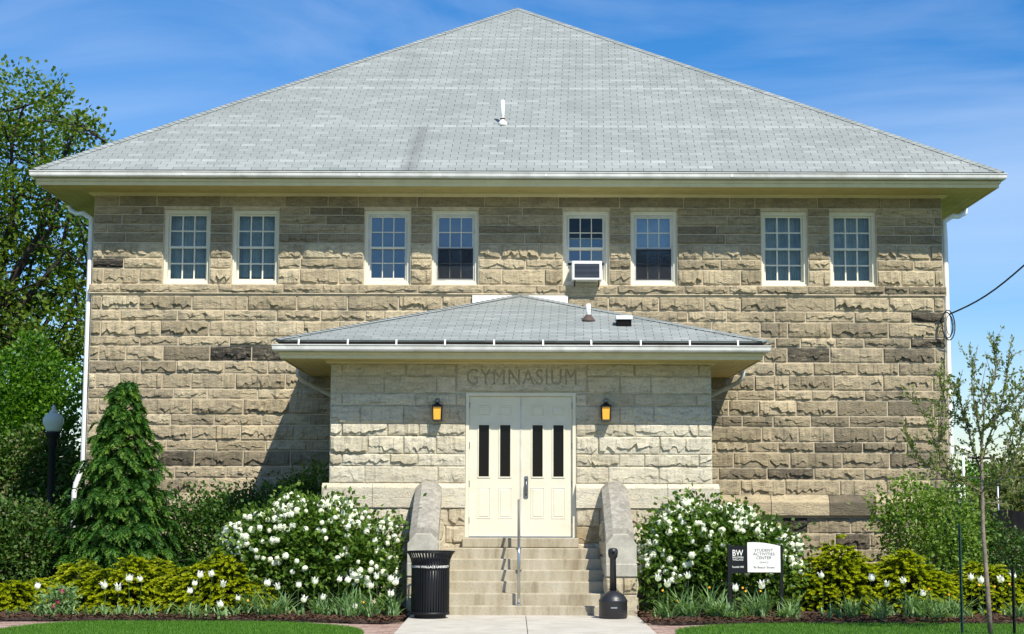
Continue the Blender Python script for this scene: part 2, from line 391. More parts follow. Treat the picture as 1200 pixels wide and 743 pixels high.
PL, DL = lawn_panel(lawn_left, -7.35, -2.15); PR, DR = lawn_panel(lawn_right, 2.2, 13)
P = np.concatenate([PL, PR]); D = np.concatenate([DL, DR])
gr = leaves('lawn_grass', P, D, rng.uniform(.03, .065, len(P)), .004, rng.random(len(P)), 'grass_blade')
tag(gr, 'short mown green grass of the front lawn panels', 'grass', kind='stuff')
V = []; Q = []; T = []
row = 0; y = -6.45
while y > -9.4:
    x = -9.9 - (.105 if row % 2 else 0)
    while x < 9.9:
        cx = x+.1
        f = lawn_left(cx) if cx < 0 else lawn_right(cx)
        vis = (f is None or y > f-.05) and not (-1.7 < cx < 1.9) and y-.1 < bed_edge(cx)+.1
        if vis:
            n = len(V); z = rnd.uniform(-.001, .004)
            a = [(x+.004, y-.098), (x+.198, y-.098), (x+.198, y-.004), (x+.004, y-.004)]
            V += [(p, q, z) for p, q in a]+[(p, q, -.02) for p, q in a]
            Q += [(n, n+1, n+2, n+3), (n+4, n+5, n+1, n), (n+5, n+6, n+2, n+1), (n+7, n+4, n, n+3)]; T += [rnd.random()]*8
        x += .205
    y -= .103; row += 1
bk = link('bricks', np_mesh('bricks', np.array(V), np.array(Q), np.array(T)), 'paver', s_); bk['kind'] = 'stuff'
# concrete walk
wk = empty('concrete_walk', (0, 0, 0)); wk['kind'] = 'structure'
xl = [-1.72, .13, 1.93]
for k in range(2):
    yy = -6.9
    for y1, y0 in ((-5.32, -8.4), (-8.406, -11.4), (-11.406, -16)):
        MB().bevbox(xl[k]+(.004 if k else 0), xl[k+1]-.004, y0, y1, -.1, .035, .006).build('slab', 'concrete', wk)

# ------------------------------------------------------------------ the main building
W, O = 8.455, 1.02
ZT, ZG, ZAP = 7.917, 8.194, 14.46
bld = empty('gymnasium_building', (0, 0, 0))
tag(bld, 'large square sandstone hall with grey hipped shingle roof and paired sash windows', 'building')
# windows: centre px at y=290
wpx = [218.7, 299.3, 454, 533.5, 687, 766.5, 919.5, 1000]
WX = [at(x, 290, 0).x for x in wpx]; WHW = .462; WZ0, WZ1 = 6.12, 7.62
DEPTH = 17
def wall_backing():
    mb = MB(); xs = [-W]
    for x in WX: xs += [x-WHW, x+WHW]
    xs.append(W)
    yb = .32
    mb.box(-W, W, .008, yb, -.1, WZ0); mb.box(-W, W, .008, yb, WZ1, ZT+.25)
    for i in range(0, len(xs), 2): mb.box(xs[i], xs[i+1], .008, yb, WZ0+.0005, WZ1-.0005)
    mb.box(-W, -W+.3, yb+.001, DEPTH, -.1, ZT+.25); mb.box(W-.3, W, yb+.001, DEPTH, -.1, ZT+.25); mb.box(-W+.31, W-.31, DEPTH-.3, DEPTH, -.1, ZT+.25)
    o = mb.build('wall', 'mortar', bld); return o
wall = wall_backing()
MB().box(-W+.31, W-.31, 3.2, 3.3, 5.0, 8.1).build('inner_wall', 'interior', bld)

def nse(r, n, amp, smooth=1):
    a = r.normal(0, 1, n+4)
    for _ in range(smooth): a = (np.roll(a, 1)+a*2+np.roll(a, -1))/4
    return a[2:n+2]*amp
def rock_stone(w, h, r, prot=.05, rough=1.0, cut=None):
    """rock faced block, local x 0..w, z 0..h, face towards -y"""
    nc = int(max(6, min(26, round(w/.036)))); xs = np.linspace(0, w, nc+1)
    xs[1:-1] += r.uniform(-.3, .3, nc-1)*w/nc
    xs[1] = min(.02, w*.08); xs[-2] = w-min(.02, w*.08)
    if cut is None: cut = r.random() < .74
    k = nc+1
    def steps(lo, hi, amp, slope):
        v = np.zeros(k); i = 0
        while i < k:
            n_ = int(r.integers(lo, hi+1)); e_ = min(k, i+n_); v[i:e_] = amp*r.normal()+slope*r.normal()*np.linspace(-1, 1, max(1, e_-i)); i = e_
        return v
    bl = np.clip(.26+.08*r.normal()+steps(2, 6, .085*rough, .10*rough)+nse(r, k, .04*rough, 0)+.08*r.normal()*np.linspace(-1, 1, k), .07, .62)*h
    pr = np.clip(prot*(1+.3*r.normal())+steps(3, 9, prot*.07*rough, prot*.2*rough)+nse(r, k, prot*.3*rough, 2)+nse(r, k, prot*.13*rough, 0), .010, .08)
    if cut:
        mk = np.clip(.75+1.1*steps(3, 8, .7, .3), 0, 1); lowp = np.clip(pr*(.85-.72*mk)+nse(r, k, .006, 1), .002, .06)
    else: lowp = pr*np.clip(.65+nse(r, k, .35), .25, 1)
    topd = np.clip(.10+nse(r, k, .05), .04, .3)*h
    rows = [(np.zeros(k), np.zeros(k)), (np.full(k, .03*h)+.004, lowp*.7), (bl*.97-.002, lowp), (bl+.10*h*(1 if not cut else .12), pr),
            (bl+(h-bl)*.42+nse(r, k, .03*h), pr*np.clip(.9+nse(r, k, .2*rough, 1)+nse(r, k, .08*rough, 0), .5, 1.25)), (h-topd, pr*np.clip(.72+nse(r, k, .2*rough), .3, 1.1)),
            (np.full(k, h)-.012, pr*.22+.004), (np.full(k, h), np.zeros(k))]
    V = []; edge = np.ones(k); edge[0] = edge[-1] = 0; edge[1] = edge[-2] = .75
    for z, y in rows: V += [(xs[i], -y[i]*edge[i], min(h, max(0, z[i]))) for i in range(k)]
    nr = len(rows); Fq = [(j*k+i, j*k+i+1, (j+1)*k+i+1, (j+1)*k+i) for j in range(nr-1) for i in range(k-1)]
    n0 = len(V); bd = .03
    V += [(0, bd, 0), (w, bd, 0), (w, bd, h), (0, bd, h)]
    Fq += [tuple([n0, n0+1]+list(range(k-1, -1, -1))), tuple([n0+2, n0+3]+list(range((nr-1)*k, nr*k)))]
    Fq += [tuple([n0+3, n0]+[j*k for j in range(nr)]), tuple([n0+1, n0+2]+[j*k+k-1 for j in range(nr-1, -1, -1)])]
    return V, Fq
SR = np.random.default_rng(5)
def put_stone(x0, x1, z0, z1, Y, mat, parent, tone, soot=0.0, prot=.05, rough=1.0, joint=.023, cut=None, name='stone'):
    j = joint/2
    V, Fq = rock_stone(x1-x0-joint, z1-z0-joint, SR, prot, rough, cut)
    mb = MB(); mb.add(V, Fq); o = mb.build(name, mat, parent, loc=(x0+j, Y, z0+j))
    o['tone'] = float(tone); o['soot'] = float(soot); return o
# courses read off the photograph: (top px, bottom px, [joint px runs], dark stones)
P8 = [(246, 272), (480, 507), (714, 740), (946, 973)]
def runs(*r): return list(r)
COURSES = [
 (227, 241.8, [[112,140,184,259,334,384.5,420,489,568,609,654.5,726,801,855,884.5,958,1032,1066,1103.5]]),
 (241.8, 251.3, [[112,165,191],[246,272],[326,363,401,428],[481,507],[560,612,660],[714,740],[793,834,867,893],[946,973],[1027,1092,1104]]),
 (251.3, 262.5, [[112,143,191],[246,272],[326,382,428],[481,507],[560,596,660],[714,740],[793,852,893],[946,973],[1027,1060,1095,1104]]),
 (262.5, 272.6, [[111,126,191],[246,272],[326,353,402,428],[481,507],[560,632,660],[714,740],[793,840,893],[946,973],[1027,1048,1094,1104]]),
 (272.6, 284, [[111,147,191],[246,272],[326,373,428],[481,507],[560,615,660],[714,740],[793,850,893],[946,973],[1027,1067,1104]]),
 (284, 302, [[110,121,161,191],[246,272],[326,354,400,428],[481,507],[560,587,632,660],[714,740],[793,822,868,893],[946,973],[1027,1051,1090,1105]]),
 (302, 314, [[109,145,191],[246,272],[326,352,428],[481,507],[560,616,660],[714,740],[793,844,893],[946,973],[1027,1071,1105]]),
 (314, 332, [[109,121,163,191],[246,272],[326,351,397,428],[481,507],[560,588,638,660],[714,740],[793,823,868,893],[946,973],[1027,1056,1095,1105]]),
 (345.3, 362.4, [[107,119,163,225,290,348,407.5,467,518,553,612,665,713,772,825,867.6,922.5,977.5,1041,1094,1107]]),
 (362.4, 375, [[107,141,208,262,324,376,428,450,504,560,620,680,740,806,851.5,908,944,1001,1067.5,1107]]),
 (375, 393.2, [[106,118,188,245,299,355.5,397,455],[740,785,834,891,923,974,1041,1096,1107]]),
 (393.2, 404.6, [[106,164,209,269,320,372,428],[800,860,909,938,979,1012.6,1067,1108]]),
 (404.6, 422.2, [[105,116,147.5,191,246,295,345,398],[833,895,922.5,972.6,1035,1096,1108]]),
 (422.2, 437, [[105,164.4,207,262.6,314,362,398],[830,862,908,953,1004.5,1053,1108]]),
 (437, 454.8, [[104,112,140,190,224,276,334.5,398],[830,884,924,976.5,1034.5,1093,1109]]),
 (454.8, 466.4, [[103,152,203.4,243,302,355,398],[830,864,908,951,1013.4,1068,1109]]),
 (466.4, 484.8, [[103,115,165,224.4,285,339,398],[830,854,889,933,981,1040,1094,1109]]),
 (484.8, 497.4, [[102,150,200,251,307,362,398],[830,870,906,950,995.7,1060,1099,1110]]),
 (497.4, 515.3, [[102,113,170,224.4,282,345,398],[830,892.6,935.4,977,1037,1099,1110]]),
 (515.3, 527.4, [[101,140,195,254,311.6,360,398],[830,839,875.7,912,954,1011,1062,1110]]),
 (527.4, 545.6, [[100,111,160,185,227.6,285,340,398],[830,859.5,925.7,987,1042.5,1100,1111]]),
 (545.6, 559.2, [[100,145,205,265,330,398],[830,842,899,954,1012.6,1065,1111]]),
 (559.2, 578.5, [[100,113,170,230,300,350,398],[830,867.6,920,984,1038.6,1090,1111]]),
 (603.5, 622, [[860,915,947,997,1050,1113]]),
 (622, 640.5, [[870,925,979,1020,1070,1113]]),
 (640.5, 655, [[900,950,1005,1050,1113]]),
 (655, 673, [[900,970,1030,1080,1113]]),
]
DARK = {(6, 0, 0): .97, (12, 0, 4): .95, (12, 0, 5): .9, (12, 1, 2): .82, (12, 1, 4): .6, (9, 0, 18): .85, (11, 1, 6): .8, (20, 0, 4): .55, (20, 0, 5): .5, (20, 0, 3): .8,
        (13, 0, 0): .45, (12, 0, 3): .4, (21, 1, 2): .75, (19, 1, 4): .5, (23, 0, 1): .93, (24, 0, 2): .75, (15, 1, 4): .45, (13, 0, 1): .25, (17, 0, 2): .4, (19, 1, 5): .4, (17, 1, 4): .4, (20, 1, 2): .3,
        (15, 0, 1): .35, (13, 1, 5): .25, (12, 1, 3): .25}
def wx(px, py): return max(-W, min(W, at(px, py+(px-110)*.003, 0).x))
rt = random.Random(21)
for ci, (y0, y1, rs) in enumerate(COURSES):
    z1 = at(110, y0, 0).z; z0 = at(110, y1, 0).z
    for ri, r in enumerate(rs):
        for si in range(len(r)-1):
            ym = (y0+y1)/2
            a, b_ = wx(r[si], ym), wx(r[si+1], ym)
            if r[si] < 113 and si == 0: a = -W
            if r[si+1] > 1102: b_ = W
            if ci < 8 and ci > 0:      # snap to window jambs
                for x in WX:
                    for e in (x-WHW, x+WHW):
                        if abs(a-e) < .06: a = e
                        if abs(b_-e) < .06: b_ = e
            xc = (r[si]+r[si+1])/2
            tone = rt.gauss(.56 if xc < 640 else .47, .17)
            if ci < 5: tone = rt.gauss(.38, .12)
            elif ci < 10: tone += .08
            if ci > 13 and xc > 820: tone -= .08
            tone = max(0, min(1, tone)); soot = DARK.get((ci, ri, si), max(0, rt.gauss(-.05, .15)))
            if ci == 0: soot = max(soot, rt.uniform(.1, .35))
            if ci == 20 and ri == 0: soot = max(soot, .5)
            put_stone(a, b_, z0, z1, 0, 'sandstone', wall, tone, soot, prot=.026 if ci == 0 else (.038 if y1-y0 > 14 else .034), rough=.6 if ci == 0 else 1.0, cut=False if ci == 0 else None)
# projecting ledge under the windows
LEDGE = [106,141,179,256,332,378,420,490,566,628,655,723,802,854,887,946,1000,1036,1064,1108]
z1 = WZ0-.005; z0 = at(110, 342.8, 0).z
for i in range(len(LEDGE)-1):
    a, b_ = wx(LEDGE[i], 338), wx(LEDGE[i+1], 338)
    if i == 0: a = -W-.05
    if i == len(LEDGE)-2: b_ = W+.05
    put_stone(a, b_, z0, z1, -.03, 'sandstone', wall, max(0, min(1, rt.gauss(.55 if LEDGE[i] < 900 else .3, .1))), .25 if LEDGE[i] > 880 else .05, prot=.035, cut=None, name='ledge_stone')
    MB().box(a+.004, b_-.004, -.026, .02, z0+.01, z1-.01).build('ledge_bed', 'mortar', wall)
MB().box(-W-.05, W+.05, -.042, .02, z0-.016, z0+.006).build('ledge_drip', 'mortar', wall)
# smooth water table band
za, zb, zc = at(1000, 580, 0).z, at(1000, 588, 0).z, at(1000, 604, 0).z
BAND = [(210, 262), (262, 330), (330, 398), (830, 903), (903, 971), (971, 1024.5), (1024.5, 1075), (1075, 1112)]
for i, (p0, p1) in enumerate(BAND):
    a, b_ = wx(p0, 590)+.006, wx(p1, 590)-.006
    if p1 > 1110: b_ = W+.1
    mb = MB(); prof = [(.03, za), (-.01, za), (-.10, zb), (-.11, zb-.02), (-.11, zc), (.03, zc)]
    n = len(prof); mb.add([(a, y, z) for y, z in prof]+[(b_, y, z) for y, z in prof], [(i_, (i_+1) % n, n+(i_+1) % n, n+i_) for i_ in range(n)]+[tuple(range(n))[::-1], tuple(range(n, 2*n))])
    o = mb.build('band_stone', 'sandstone', wall); o['tone'] = [.5, .6, .5, .5, .62, .1, .55, .5][i]; o['soot'] = [0, 0, .1, 0, 0, .45, 0, 0][i]

# eaves swept round three sides
def sweep(prof, cx, hw, yf, yb):
    """prof: (out from wall, z). Swept along left eave, front eave, right eave."""
    mb = MB(); k = len(prof)
    V = []
    for o_, z in prof: V += [(cx-hw-o_, yb, z), (cx-hw-o_, yf-o_, z), (cx+hw+o_, yf-o_, z), (cx+hw+o_, yb, z)]
    Fq = [(i*4+j, i*4+j+1, (i+1)*4+j+1, (i+1)*4+j) for i in range(k-1) for j in range(3)]
    mb.add(V, Fq); return mb
GUT = lambda o, z: [(o-.13, z+.0), (o-.13, z-.115), (o-.055, z-.125), (o-.022, z-.108), (o-.010, z-.085), (o-.010, z-.036), (o-.018, z-.030), (o-.004, z-.022), (o, z-.018), (o, z), (o-.014, z), (o-.02, z-.03), (o-.06, z-.085), (o-.122, z-.095), (o-.122, z)]
sweep(GUT(O, ZG), 0, W, 0, DEPTH+.9).build('gutter', 'gutter_paint', bld)
for px in (215, 421, 640, 858, 1061):
    x = at(px, 203, -O).x; MB().box(x-.02, x+.02, -O+.006, -O+.0088, ZG-.086, ZG-.036).build('gutter_seam', 'white_paint', bld)
fo = O-.135
sweep([(fo, ZG+.01), (fo, ZG-.13), (fo+.025, ZG-.14), (fo+.03, ZG-.185), (fo+.005, ZG-.20), (fo, ZG-.262), (fo-.03, ZG-.262), (fo-.03, ZG-.255)], 0, W, 0, DEPTH+.9).build('fascia', 'trim_paint', bld)
zs = ZG-.252
for k in range(5):                       # soffit boards
    a, b_ = fo-.03-k*.16, fo-.03-(k+1)*.16+.006
    sweep([(a, zs+.02), (a, zs), (max(b_, -.02), zs), (max(b_, -.02), zs+.02)], 0, W, 0, DEPTH+.9).build('soffit_board', 'soffit_paint', bld)
sweep([(.10, zs+.03), (.10, zs-.015), (.06, zs-.04), (.045, zs-.055), (0, zs-.06)], 0, W, 0, DEPTH).build('cornice', 'trim_paint', bld)

# roof: shingle tabs
def shingle_slope(hw_e, y_e, z_e, y_t, z_t, cx, single_rows, parent, seed, lam=.143, hw_t=0.0):
    """front slope of a hip roof; eave half width hw_e at y_e,z_e; narrows to hw_t at y_t,z_t"""
    r = random.Random(seed); S = math.hypot(y_t-y_e, z_t-z_e); dy, dz = (y_t-y_e)/S, (z_t-z_e)/S; ny, nz = -dz, dy
    nrow = int(S/lam); V, Q, T = [], [], []
    for i in range(nrow+1):
        rowt = r.gauss(0, .10)
        s0 = i*lam-.012; s1 = min((i+1)*lam+.004, S)
        hw0 = hw_e+(hw_t-hw_e)*max(0, s0)/S; hw1 = hw_e+(hw_t-hw_e)*s1/S
        x = -math.ceil(hw_e/.305)*.305 - .305 + (.1525 if i % 2 else 0) + .006*i
        while x < hw0:
            xa, xb = max(x+.006, -hw0), min(x+.299, hw0); x += .305
            if xb-xa < .02: continue
            xa1, xb1 = max(xa, -hw1), min(xb, hw1)
            if xb1 <= xa1: xa1 = xb1 = max(-hw1, min(hw1, (xa+xb)/2))
            t0 = .0075+r.uniform(-.0008, .001); j = r.uniform(-.0015, .0015)
            def pt(xx, s, h): return (cx+xx, y_e+dy*s+ny*h, z_e+dz*s+nz*h)
            v = [pt(xa, s0+j, t0), pt(xb, s0+j, t0), pt(xb1, s1, .006), pt(xa1, s1, .006), pt(xa, s0+j, -.002), pt(xb, s0+j, -.002), pt(xb1, s1, -.004), pt(xa1, s1, -.004)]
            q = [(0, 1, 2, 3), (4, 5, 1, 0), (5, 6, 2, 1), (7, 4, 0, 3)]
            tv = r.gauss(.45, .10)+rowt; tv = tv+r.uniform(.05, .22) if r.random() < .12 else tv
            if i < single_rows:
                link('shingle', np_mesh('shingle', np.array(v), np.array(q), np.full(8, tv)), 'shingle', parent)
            else:
                n = len(V); V += v; Q += [tuple(a+n for a in f) for f in q]; T += [tv]*8
    o = link('shingles', np_mesh('shingles', np.array(V), np.array(Q), np.array(T)), 'shingle', parent); o['kind'] = 'stuff'
    # ridge caps on both hips
    V, Q, T = [], [], []
    for sd in (-1, 1):
        A = Vector((cx+sd*hw_e, y_e, z_e)); B = Vector((cx+sd*hw_t, y_t, z_t)); d = (B-A); Ln = d.length; d.normalize()
        side = Vector((sd*1.0, 0, -dz/dy*0)); nF = Vector((0, ny, nz)); nS = Vector((sd*-ny if False else sd*abs(ny), 0, nz))
        up = (nF+nS).normalized(); wF = (nF.cross(d)).normalized(); wS = (nS.cross(d)).normalized()
        if wF.y > 0: wF = -wF
        if (wS.x*sd) < 0: wS = -wS
        s = 0.0
        while s < Ln-.05:
            e = min(s+.16, Ln); n = len(V); tv = r.gauss(.5, .12)
            h0, h1 = .030, .016
            a, b_ = A+d*s+up*h0, A+d*e+up*h1
            v = [a+wF*.14-nF*.005, a, a+wS*.14-nS*.005, b_+wS*.14-nS*.005, b_, b_+wF*.14-nF*.005, a+wF*.14-nF*.03, a-up*.025, a+wS*.14-nS*.03]
            V += [tuple(p) for p in v]; Q += [(n, n+1, n+4, n+5), (n+1, n+2, n+3, n+4), (n+6, n+7, n+1, n), (n+7, n+8, n+2, n+1)]; T += [tv]*9
            s += .143
    o = link('hip_caps', np_mesh('hip_caps', np.array(V), np.array(Q), np.array(T)), 'shingle', parent); o['kind'] = 'stuff'
HE = W+O-.07; ZE = ZG+.03; YAP = W
mb = MB(); e = HE+0
mb.add([(-e, W-e, ZE), (e, W-e, ZE), (e, W+e, ZE), (-e, W+e, ZE), (0, YAP, ZAP), (-e, W-e, ZE-.03), (e, W-e, ZE-.03), (e, W+e, ZE-.03), (-e, W+e, ZE-.03)],
       [(0, 1, 4), (1, 2, 4), (2, 3, 4), (3, 0, 4), (5, 6, 1, 0), (6, 7, 2, 1), (7, 8, 3, 2), (8, 5, 0, 3), (8, 7, 6, 5)])
roof = mb.build('roof', 'shingle', bld); roof.data.materials.append(MATS['slot_shade_tar']); roof.data.polygons[0].material_index = 1
shingle_slope(HE, W-HE, ZE, YAP, ZAP, 0, 3, roof, 3)
# vent pipe on the main roof
def on_roof(px, py, A, B, cx=0):      # ray through a photo point against the slope plane (y_e,z_e)-(y_t,z_t)
    d = R_*((px-600)/F) - U_*((py-371.5)/F) + _F
    n = Vector((0, -(B[1]-A[1]), B[0]-A[0])); k = n.dot(Vector((0, A[0], A[1]))-EYE)/n.dot(d); return EYE+d*k
pv = on_roof(589, 146, (W-HE, ZE), (YAP, ZAP))
MB().lathe([(.10, -.09), (.085, .0), (.05, .03), (.045, .10)], 16).build('vent_flashing', 'white_paint', roof, True, pv+Vector((0, 0, .05)))
MB().lathe([(.04, 0), (.04, .52), (.03, .52), (.03, .45)], 14).build('vent_pipe', 'white_paint', roof, True, pv)
MB().lathe([(.05, .10), (.05, .14)], 14).build('vent_collar', 'rust_and_gap_shade', roof, True, pv)

# windows
def make_window(k):
    x = WX[k]; wide = k in (0, 1, 6, 7)
    win = MB(); y0 = .10
    def ring(mb, a, b_, c, d, t, ya, yb, bt=None):
        bt = bt or t
        mb.box(a, a+t, ya, yb, c, d); mb.box(b_-t, b_, ya, yb, c, d); mb.box(a+t+.0002, b_-t-.0002, ya, yb, d-t, d); mb.box(a+t+.0002, b_-t-.0002, ya, yb, c, c+bt)
    l, r_, lo, hi = x-WHW+.004, x+WHW-.004, WZ0, WZ1-.004
    ring(win, l, r_, lo, hi, .065, y0, y0+.17, .085)
    w = win.build('window', 'frame_paint', bld)
    mb = MB(); ring(mb, l-.002, r_+.002, lo-.001, hi+.002, .03, y0-.03, y0-.001, .04); mb.build('brick_mould', 'frame_paint', w)
    if k in (2, 3, 4, 5):
        mb = MB(); ring(mb, l+.0655, r_-.0655, lo+.0855, hi-.0655, .035, y0+.035, y0+.10); mb.build('storm_frame', 'gutter_paint', w)
    il, ir, ilo, ihi = l+.0655, r_-.0655, lo+.0855, hi-.0655
    if not wide: il, ir, ilo, ihi = il+.03, ir-.03, ilo+.03, ihi-.03
    mid = (ilo+ihi)/2
    raised = .0 if k != 4 else .36
    def sash(nm, a, b_, ya, glass='glass', rail=.045, mt=.028 if wide else .018, mat='frame_paint'):
        mb = MB(); st = .038 if wide else .028
        ring(mb, il+.001, ir-.001, a, b_, st, ya, ya+.04, rail); s = mb.build(nm, mat, w)
        gx0, gx1, gz0, gz1 = il+st, ir-st, a+rail, b_-st
        mb = MB()
        for q in (1, 2):
            xx = gx0+(gx1-gx0)*q/3; mb.box(xx-mt/2, xx+mt/2, ya+.006, ya+.034, gz0, gz1)
        zz = (gz0+gz1)/2
        for q in range(3):
            xa = gx0+(gx1-gx0)*q/3+(mt/2+.0002 if q else 0); xb = gx0+(gx1-gx0)*(q+1)/3-(mt/2+.0002 if q < 2 else 0)
            mb.box(xa, xb, ya+.0062, ya+.0338, zz-mt/2, zz+mt/2)
        mb.build('muntins', mat, w)
        for i in range(3):
            for j in range(2):
                xa = gx0+(gx1-gx0)*i/3+(mt/2 if i else 0); xb = gx0+(gx1-gx0)*(i+1)/3-(mt/2 if i < 2 else 0)
                za = gz0 if j == 0 else zz+mt/2; zb_ = zz-mt/2 if j == 0 else gz1
                tl = rnd.uniform(-.0025, .0025); tz = rnd.uniform(-.002, .002)
                m_ = MB(); m_.add([(xa, ya+.02+tl+tz, za), (xb, ya+.02-tl+tz, za), (xb, ya+.02-tl-tz, zb_), (xa, ya+.02+tl-tz, zb_)], [(0, 1, 2, 3)]); m_.build('pane', glass, w)
    ys = y0+.06
    gk = 'clear_glass' if wide or k == 4 else 'glass'
    sash('upper_sash', mid-.02, ihi, ys, gk)
    if k == 4: sash('lower_sash', ilo+raised, mid+raised*.62, ys+.045)
    else: sash('lower_sash', ilo, mid+.025, ys+.045, gk)
    if k in (3, 5):      # insect screen over the lower half
        mb = MB(); ring(mb, il-.01, ir+.01, ilo-.01, mid+.01, .02, ys-.022, ys-.006); s = mb.build('screen_frame', 'dull_metal', w)
        V, Q = [], []
        mb = MB()
        for q in range(46):
            xx = il+(ir-il)*(q+.5)/46; mb.box(xx-.0028, xx+.0028, ys-.016, ys-.014, ilo, mid)
        for q in range(46):
            zz = ilo+(mid-ilo)*(q+.5)/46; mb.box(il, ir, ys-.0138, ys-.0118, zz-.0028, zz+.0028)
        mb.build('insect_screen', 'screen_mesh', w)
    if wide:             # net curtain behind the glass, gently pleated
        n = 40; V = []; hi_ = ihi; lo_ = ilo+{0: .0, 1: .15, 6: .02, 7: .06}[k]
        for i in range(n+1):
            xx = il-.05+(ir-il+.1)*i/n; yy = ys+.22+.015*math.sin(i*1.7)+.008*math.sin(i*3.9)
            V += [(xx, yy, lo_-.05), (xx, yy, hi_+.05)]
        link('curtain', np_mesh('curtain', np.array(V), np.array([(2*i, 2*i+2, 2*i+3, 2*i+1) for i in range(n)])), 'curtain', w)
    elif k != 4:
        m_ = MB().box(il-.05, ir+.05, ys+.25, ys+.26, mid+(.12 if k != 5 else -.1), ihi+.1); m_.build('added_blind', 'curtain' if k in (5,) else 'interior', w)  # added blinds; the pale one is there to lighten the glass before it
    return w
for k in range(8): make_window(k)
# roller of boxes seen on the sill is left to the dark room; air conditioner in the fifth window
ac = empty('window_air_conditioner', (WX[4], .12, WZ0+.025)); tag(ac, 'white boxy air conditioner hanging out of a raised window sash', 'air conditioner')
aw = .295
MB().bevbox(-aw, aw, -.42, .20, .035, .415, .012).build('case', 'white_paint', ac)
mb = MB(); mb.box(-aw+.05, aw-.05, -.424, -.4205, .085, .36); mb.build('grille_recess', 'dark_slot', ac)
for q in range(11):
    zz = .095+q*.0245; MB().box(-aw+.055, aw-.055, -.432, -.4245, zz, zz+.009).build('louvre', 'dull_metal', ac)
mb = MB()
for sd in (-1, 1): mb.add([(sd*aw*.8, -.40, .03), (sd*aw*.8, -.36, .03), (sd*aw*.8, .0, -.09), (sd*aw*.8, -.04, -.10)], [(0, 1, 2, 3)]); mb.tube([(sd*aw*.8, -.38, .034), (sd*aw*.8, -.05, -.1)], .012, 6)
mb.build('bracket', 'black_metal', ac)
for sd in (-1, 1): MB().box(min(sd*(aw+.003), sd*.36), max(sd*(aw+.003), sd*.36), .06, .075, .0, .40).build('side_panel', 'frame_paint', ac)

# downspouts from the side gutters, hugging the front corners
def downspout(sd):
    xg = sd*(W+O-.09); xw = sd*(W+.085)
    pts = [(xg, 1.6, ZG-.12), (xg, 1.6, ZG-.30), (sd*(W+.72), 1.35, ZG-.42), (sd*(W+.30), .35, ZG-.60), (xw, .16, ZG-.75), (xw, .12, ZG-1.0), (xw, .12, 2.65)]
    pts += [(xw+sd*.01, .12, 2.5), (xw+sd*.11, .06, 2.15), (xw+sd*.13, .04, 2.0), (xw+sd*.13, .04, .12)]
    MB().tube(pts, .052, 10).build('downspout', 'white_paint', bld, True)
downspout(1); downspout(-1)
# flashing board over the porch ridge
a, b_ = at(553.5, 350, -.05), at(665.5, 350, -.05)
MB().box(a.x, b_.x, -.075, .02, at(600, 357, 0).z, at(600, 346.6, 0).z).build('flashing_board', 'white_paint', bld)

# ------------------------------------------------------------------ the porch
PC, WP, LP, OP = .055, 3.349, 3.349, .916
ZPT, ZPG, ZPAP, ZPW = 4.262, 4.508, 5.905, 2.162
ZD0, ZD1, DW = 1.226, 3.75, .965
por = empty('entrance_porch', (0, 0, 0)); tag(por, 'pale stone entrance porch with low hipped roof and cream double doors', 'porch')
mb = MB(); yb = -LP+.3
x0, x1 = PC-WP, PC+WP
mb.box(x0, PC-DW, -LP+.012, yb, -.1, ZPT+.2); mb.box(PC+DW, x1, -LP+.012, yb, -.1, ZPT+.2); mb.box(PC-DW+.0005, PC+DW-.0005, -LP+.012, yb, ZD1, ZPT+.2); mb.box(PC-DW+.0005, PC+DW-.0005, -LP+.012, yb, -.1, ZD0-.17)
mb.box(x0, x0+.3, yb+.001, 0, -.1, ZPT+.2); mb.box(x1-.3, x1, yb+.001, 0, -.1, ZPT+.2)
pw = mb.build('wall', 'pale_mortar', por)
YP = -LP
PCOURSE = [
 (426, 440.7, [[387,400.7,475.3,534.5], [688,743.5,819,834.5]]),
 (440.7, 461.2, [[387,450,511.7,534.5], [688,727,763,834.5]]),
 (461.2, 475.8, [[387,400.7,486.6,534.5,546.5], [677,688,744,816,834.5]]),
 (475.8, 496.5, [[387,422,472.7,546.5], [677,726,766.5,834.5]]),
 (496.5, 511, [[387,400.7,454,491,546.5], [677,744,818,834.5]]),
 (511, 532, [[387,431,472.7,511,546.5], [677,701,773,834.5]]),
 (532, 546.5, [[387,400.7,457,489.5,546.5], [677,726,755,819,834.5]]),
 (546.5, 566.5, [[387,427.4,513,546.5], [677,713,772,834.5]]),
 (595, 616.5, [[383,430,480,525,546.5], [677,703,770,838]]),
 (616.5, 636.5, [[383,450,522,546.5], [677,705,760,838]]),
 (636.5, 655, [[383,420,495,546.5], [677,740,790,838]]),
]
DX = [PC-DW, PC+DW]
for ci, (y0, y1, rs) in enumerate(PCOURSE):
    z1 = at(600, y0, YP).z; z0 = at(600, y1, YP).z
    for r in rs:
        for si in range(len(r)-1):
            ym = (y0+y1)/2; a, b_ = at(r[si], ym, YP).x, at(r[si+1], ym, YP).x
            if r[si] < 388: a = x0-(.06 if ci > 7 else 0)
            if r[si+1] > 834: b_ = x1+(.06 if ci > 7 else 0)
            if abs(r[si+1]-546.5) < 1: b_ = DX[0]
            if abs(r[si]-677) < 1: a = DX[1]
            low = ci > 7
            put_stone(a, b_, z0, z1, YP-(.06 if low else 0), 'pale_sandstone', pw, max(0, min(1, rt.gauss(.5, .2))), max(0, rt.gauss(.05, .12)) if not low else max(0, rt.gauss(.25, .2)),
                      prot=.036 if ci != 7 else .024, rough=.9, joint=.010, cut=None if ci not in (7,) else rt.random() < .3)
MB().box(x0-.055, PC-DW, YP-.047, YP+.012, -.1, at(600, 595, YP).z-.001).build('plinth_bed', 'pale_mortar', pw)
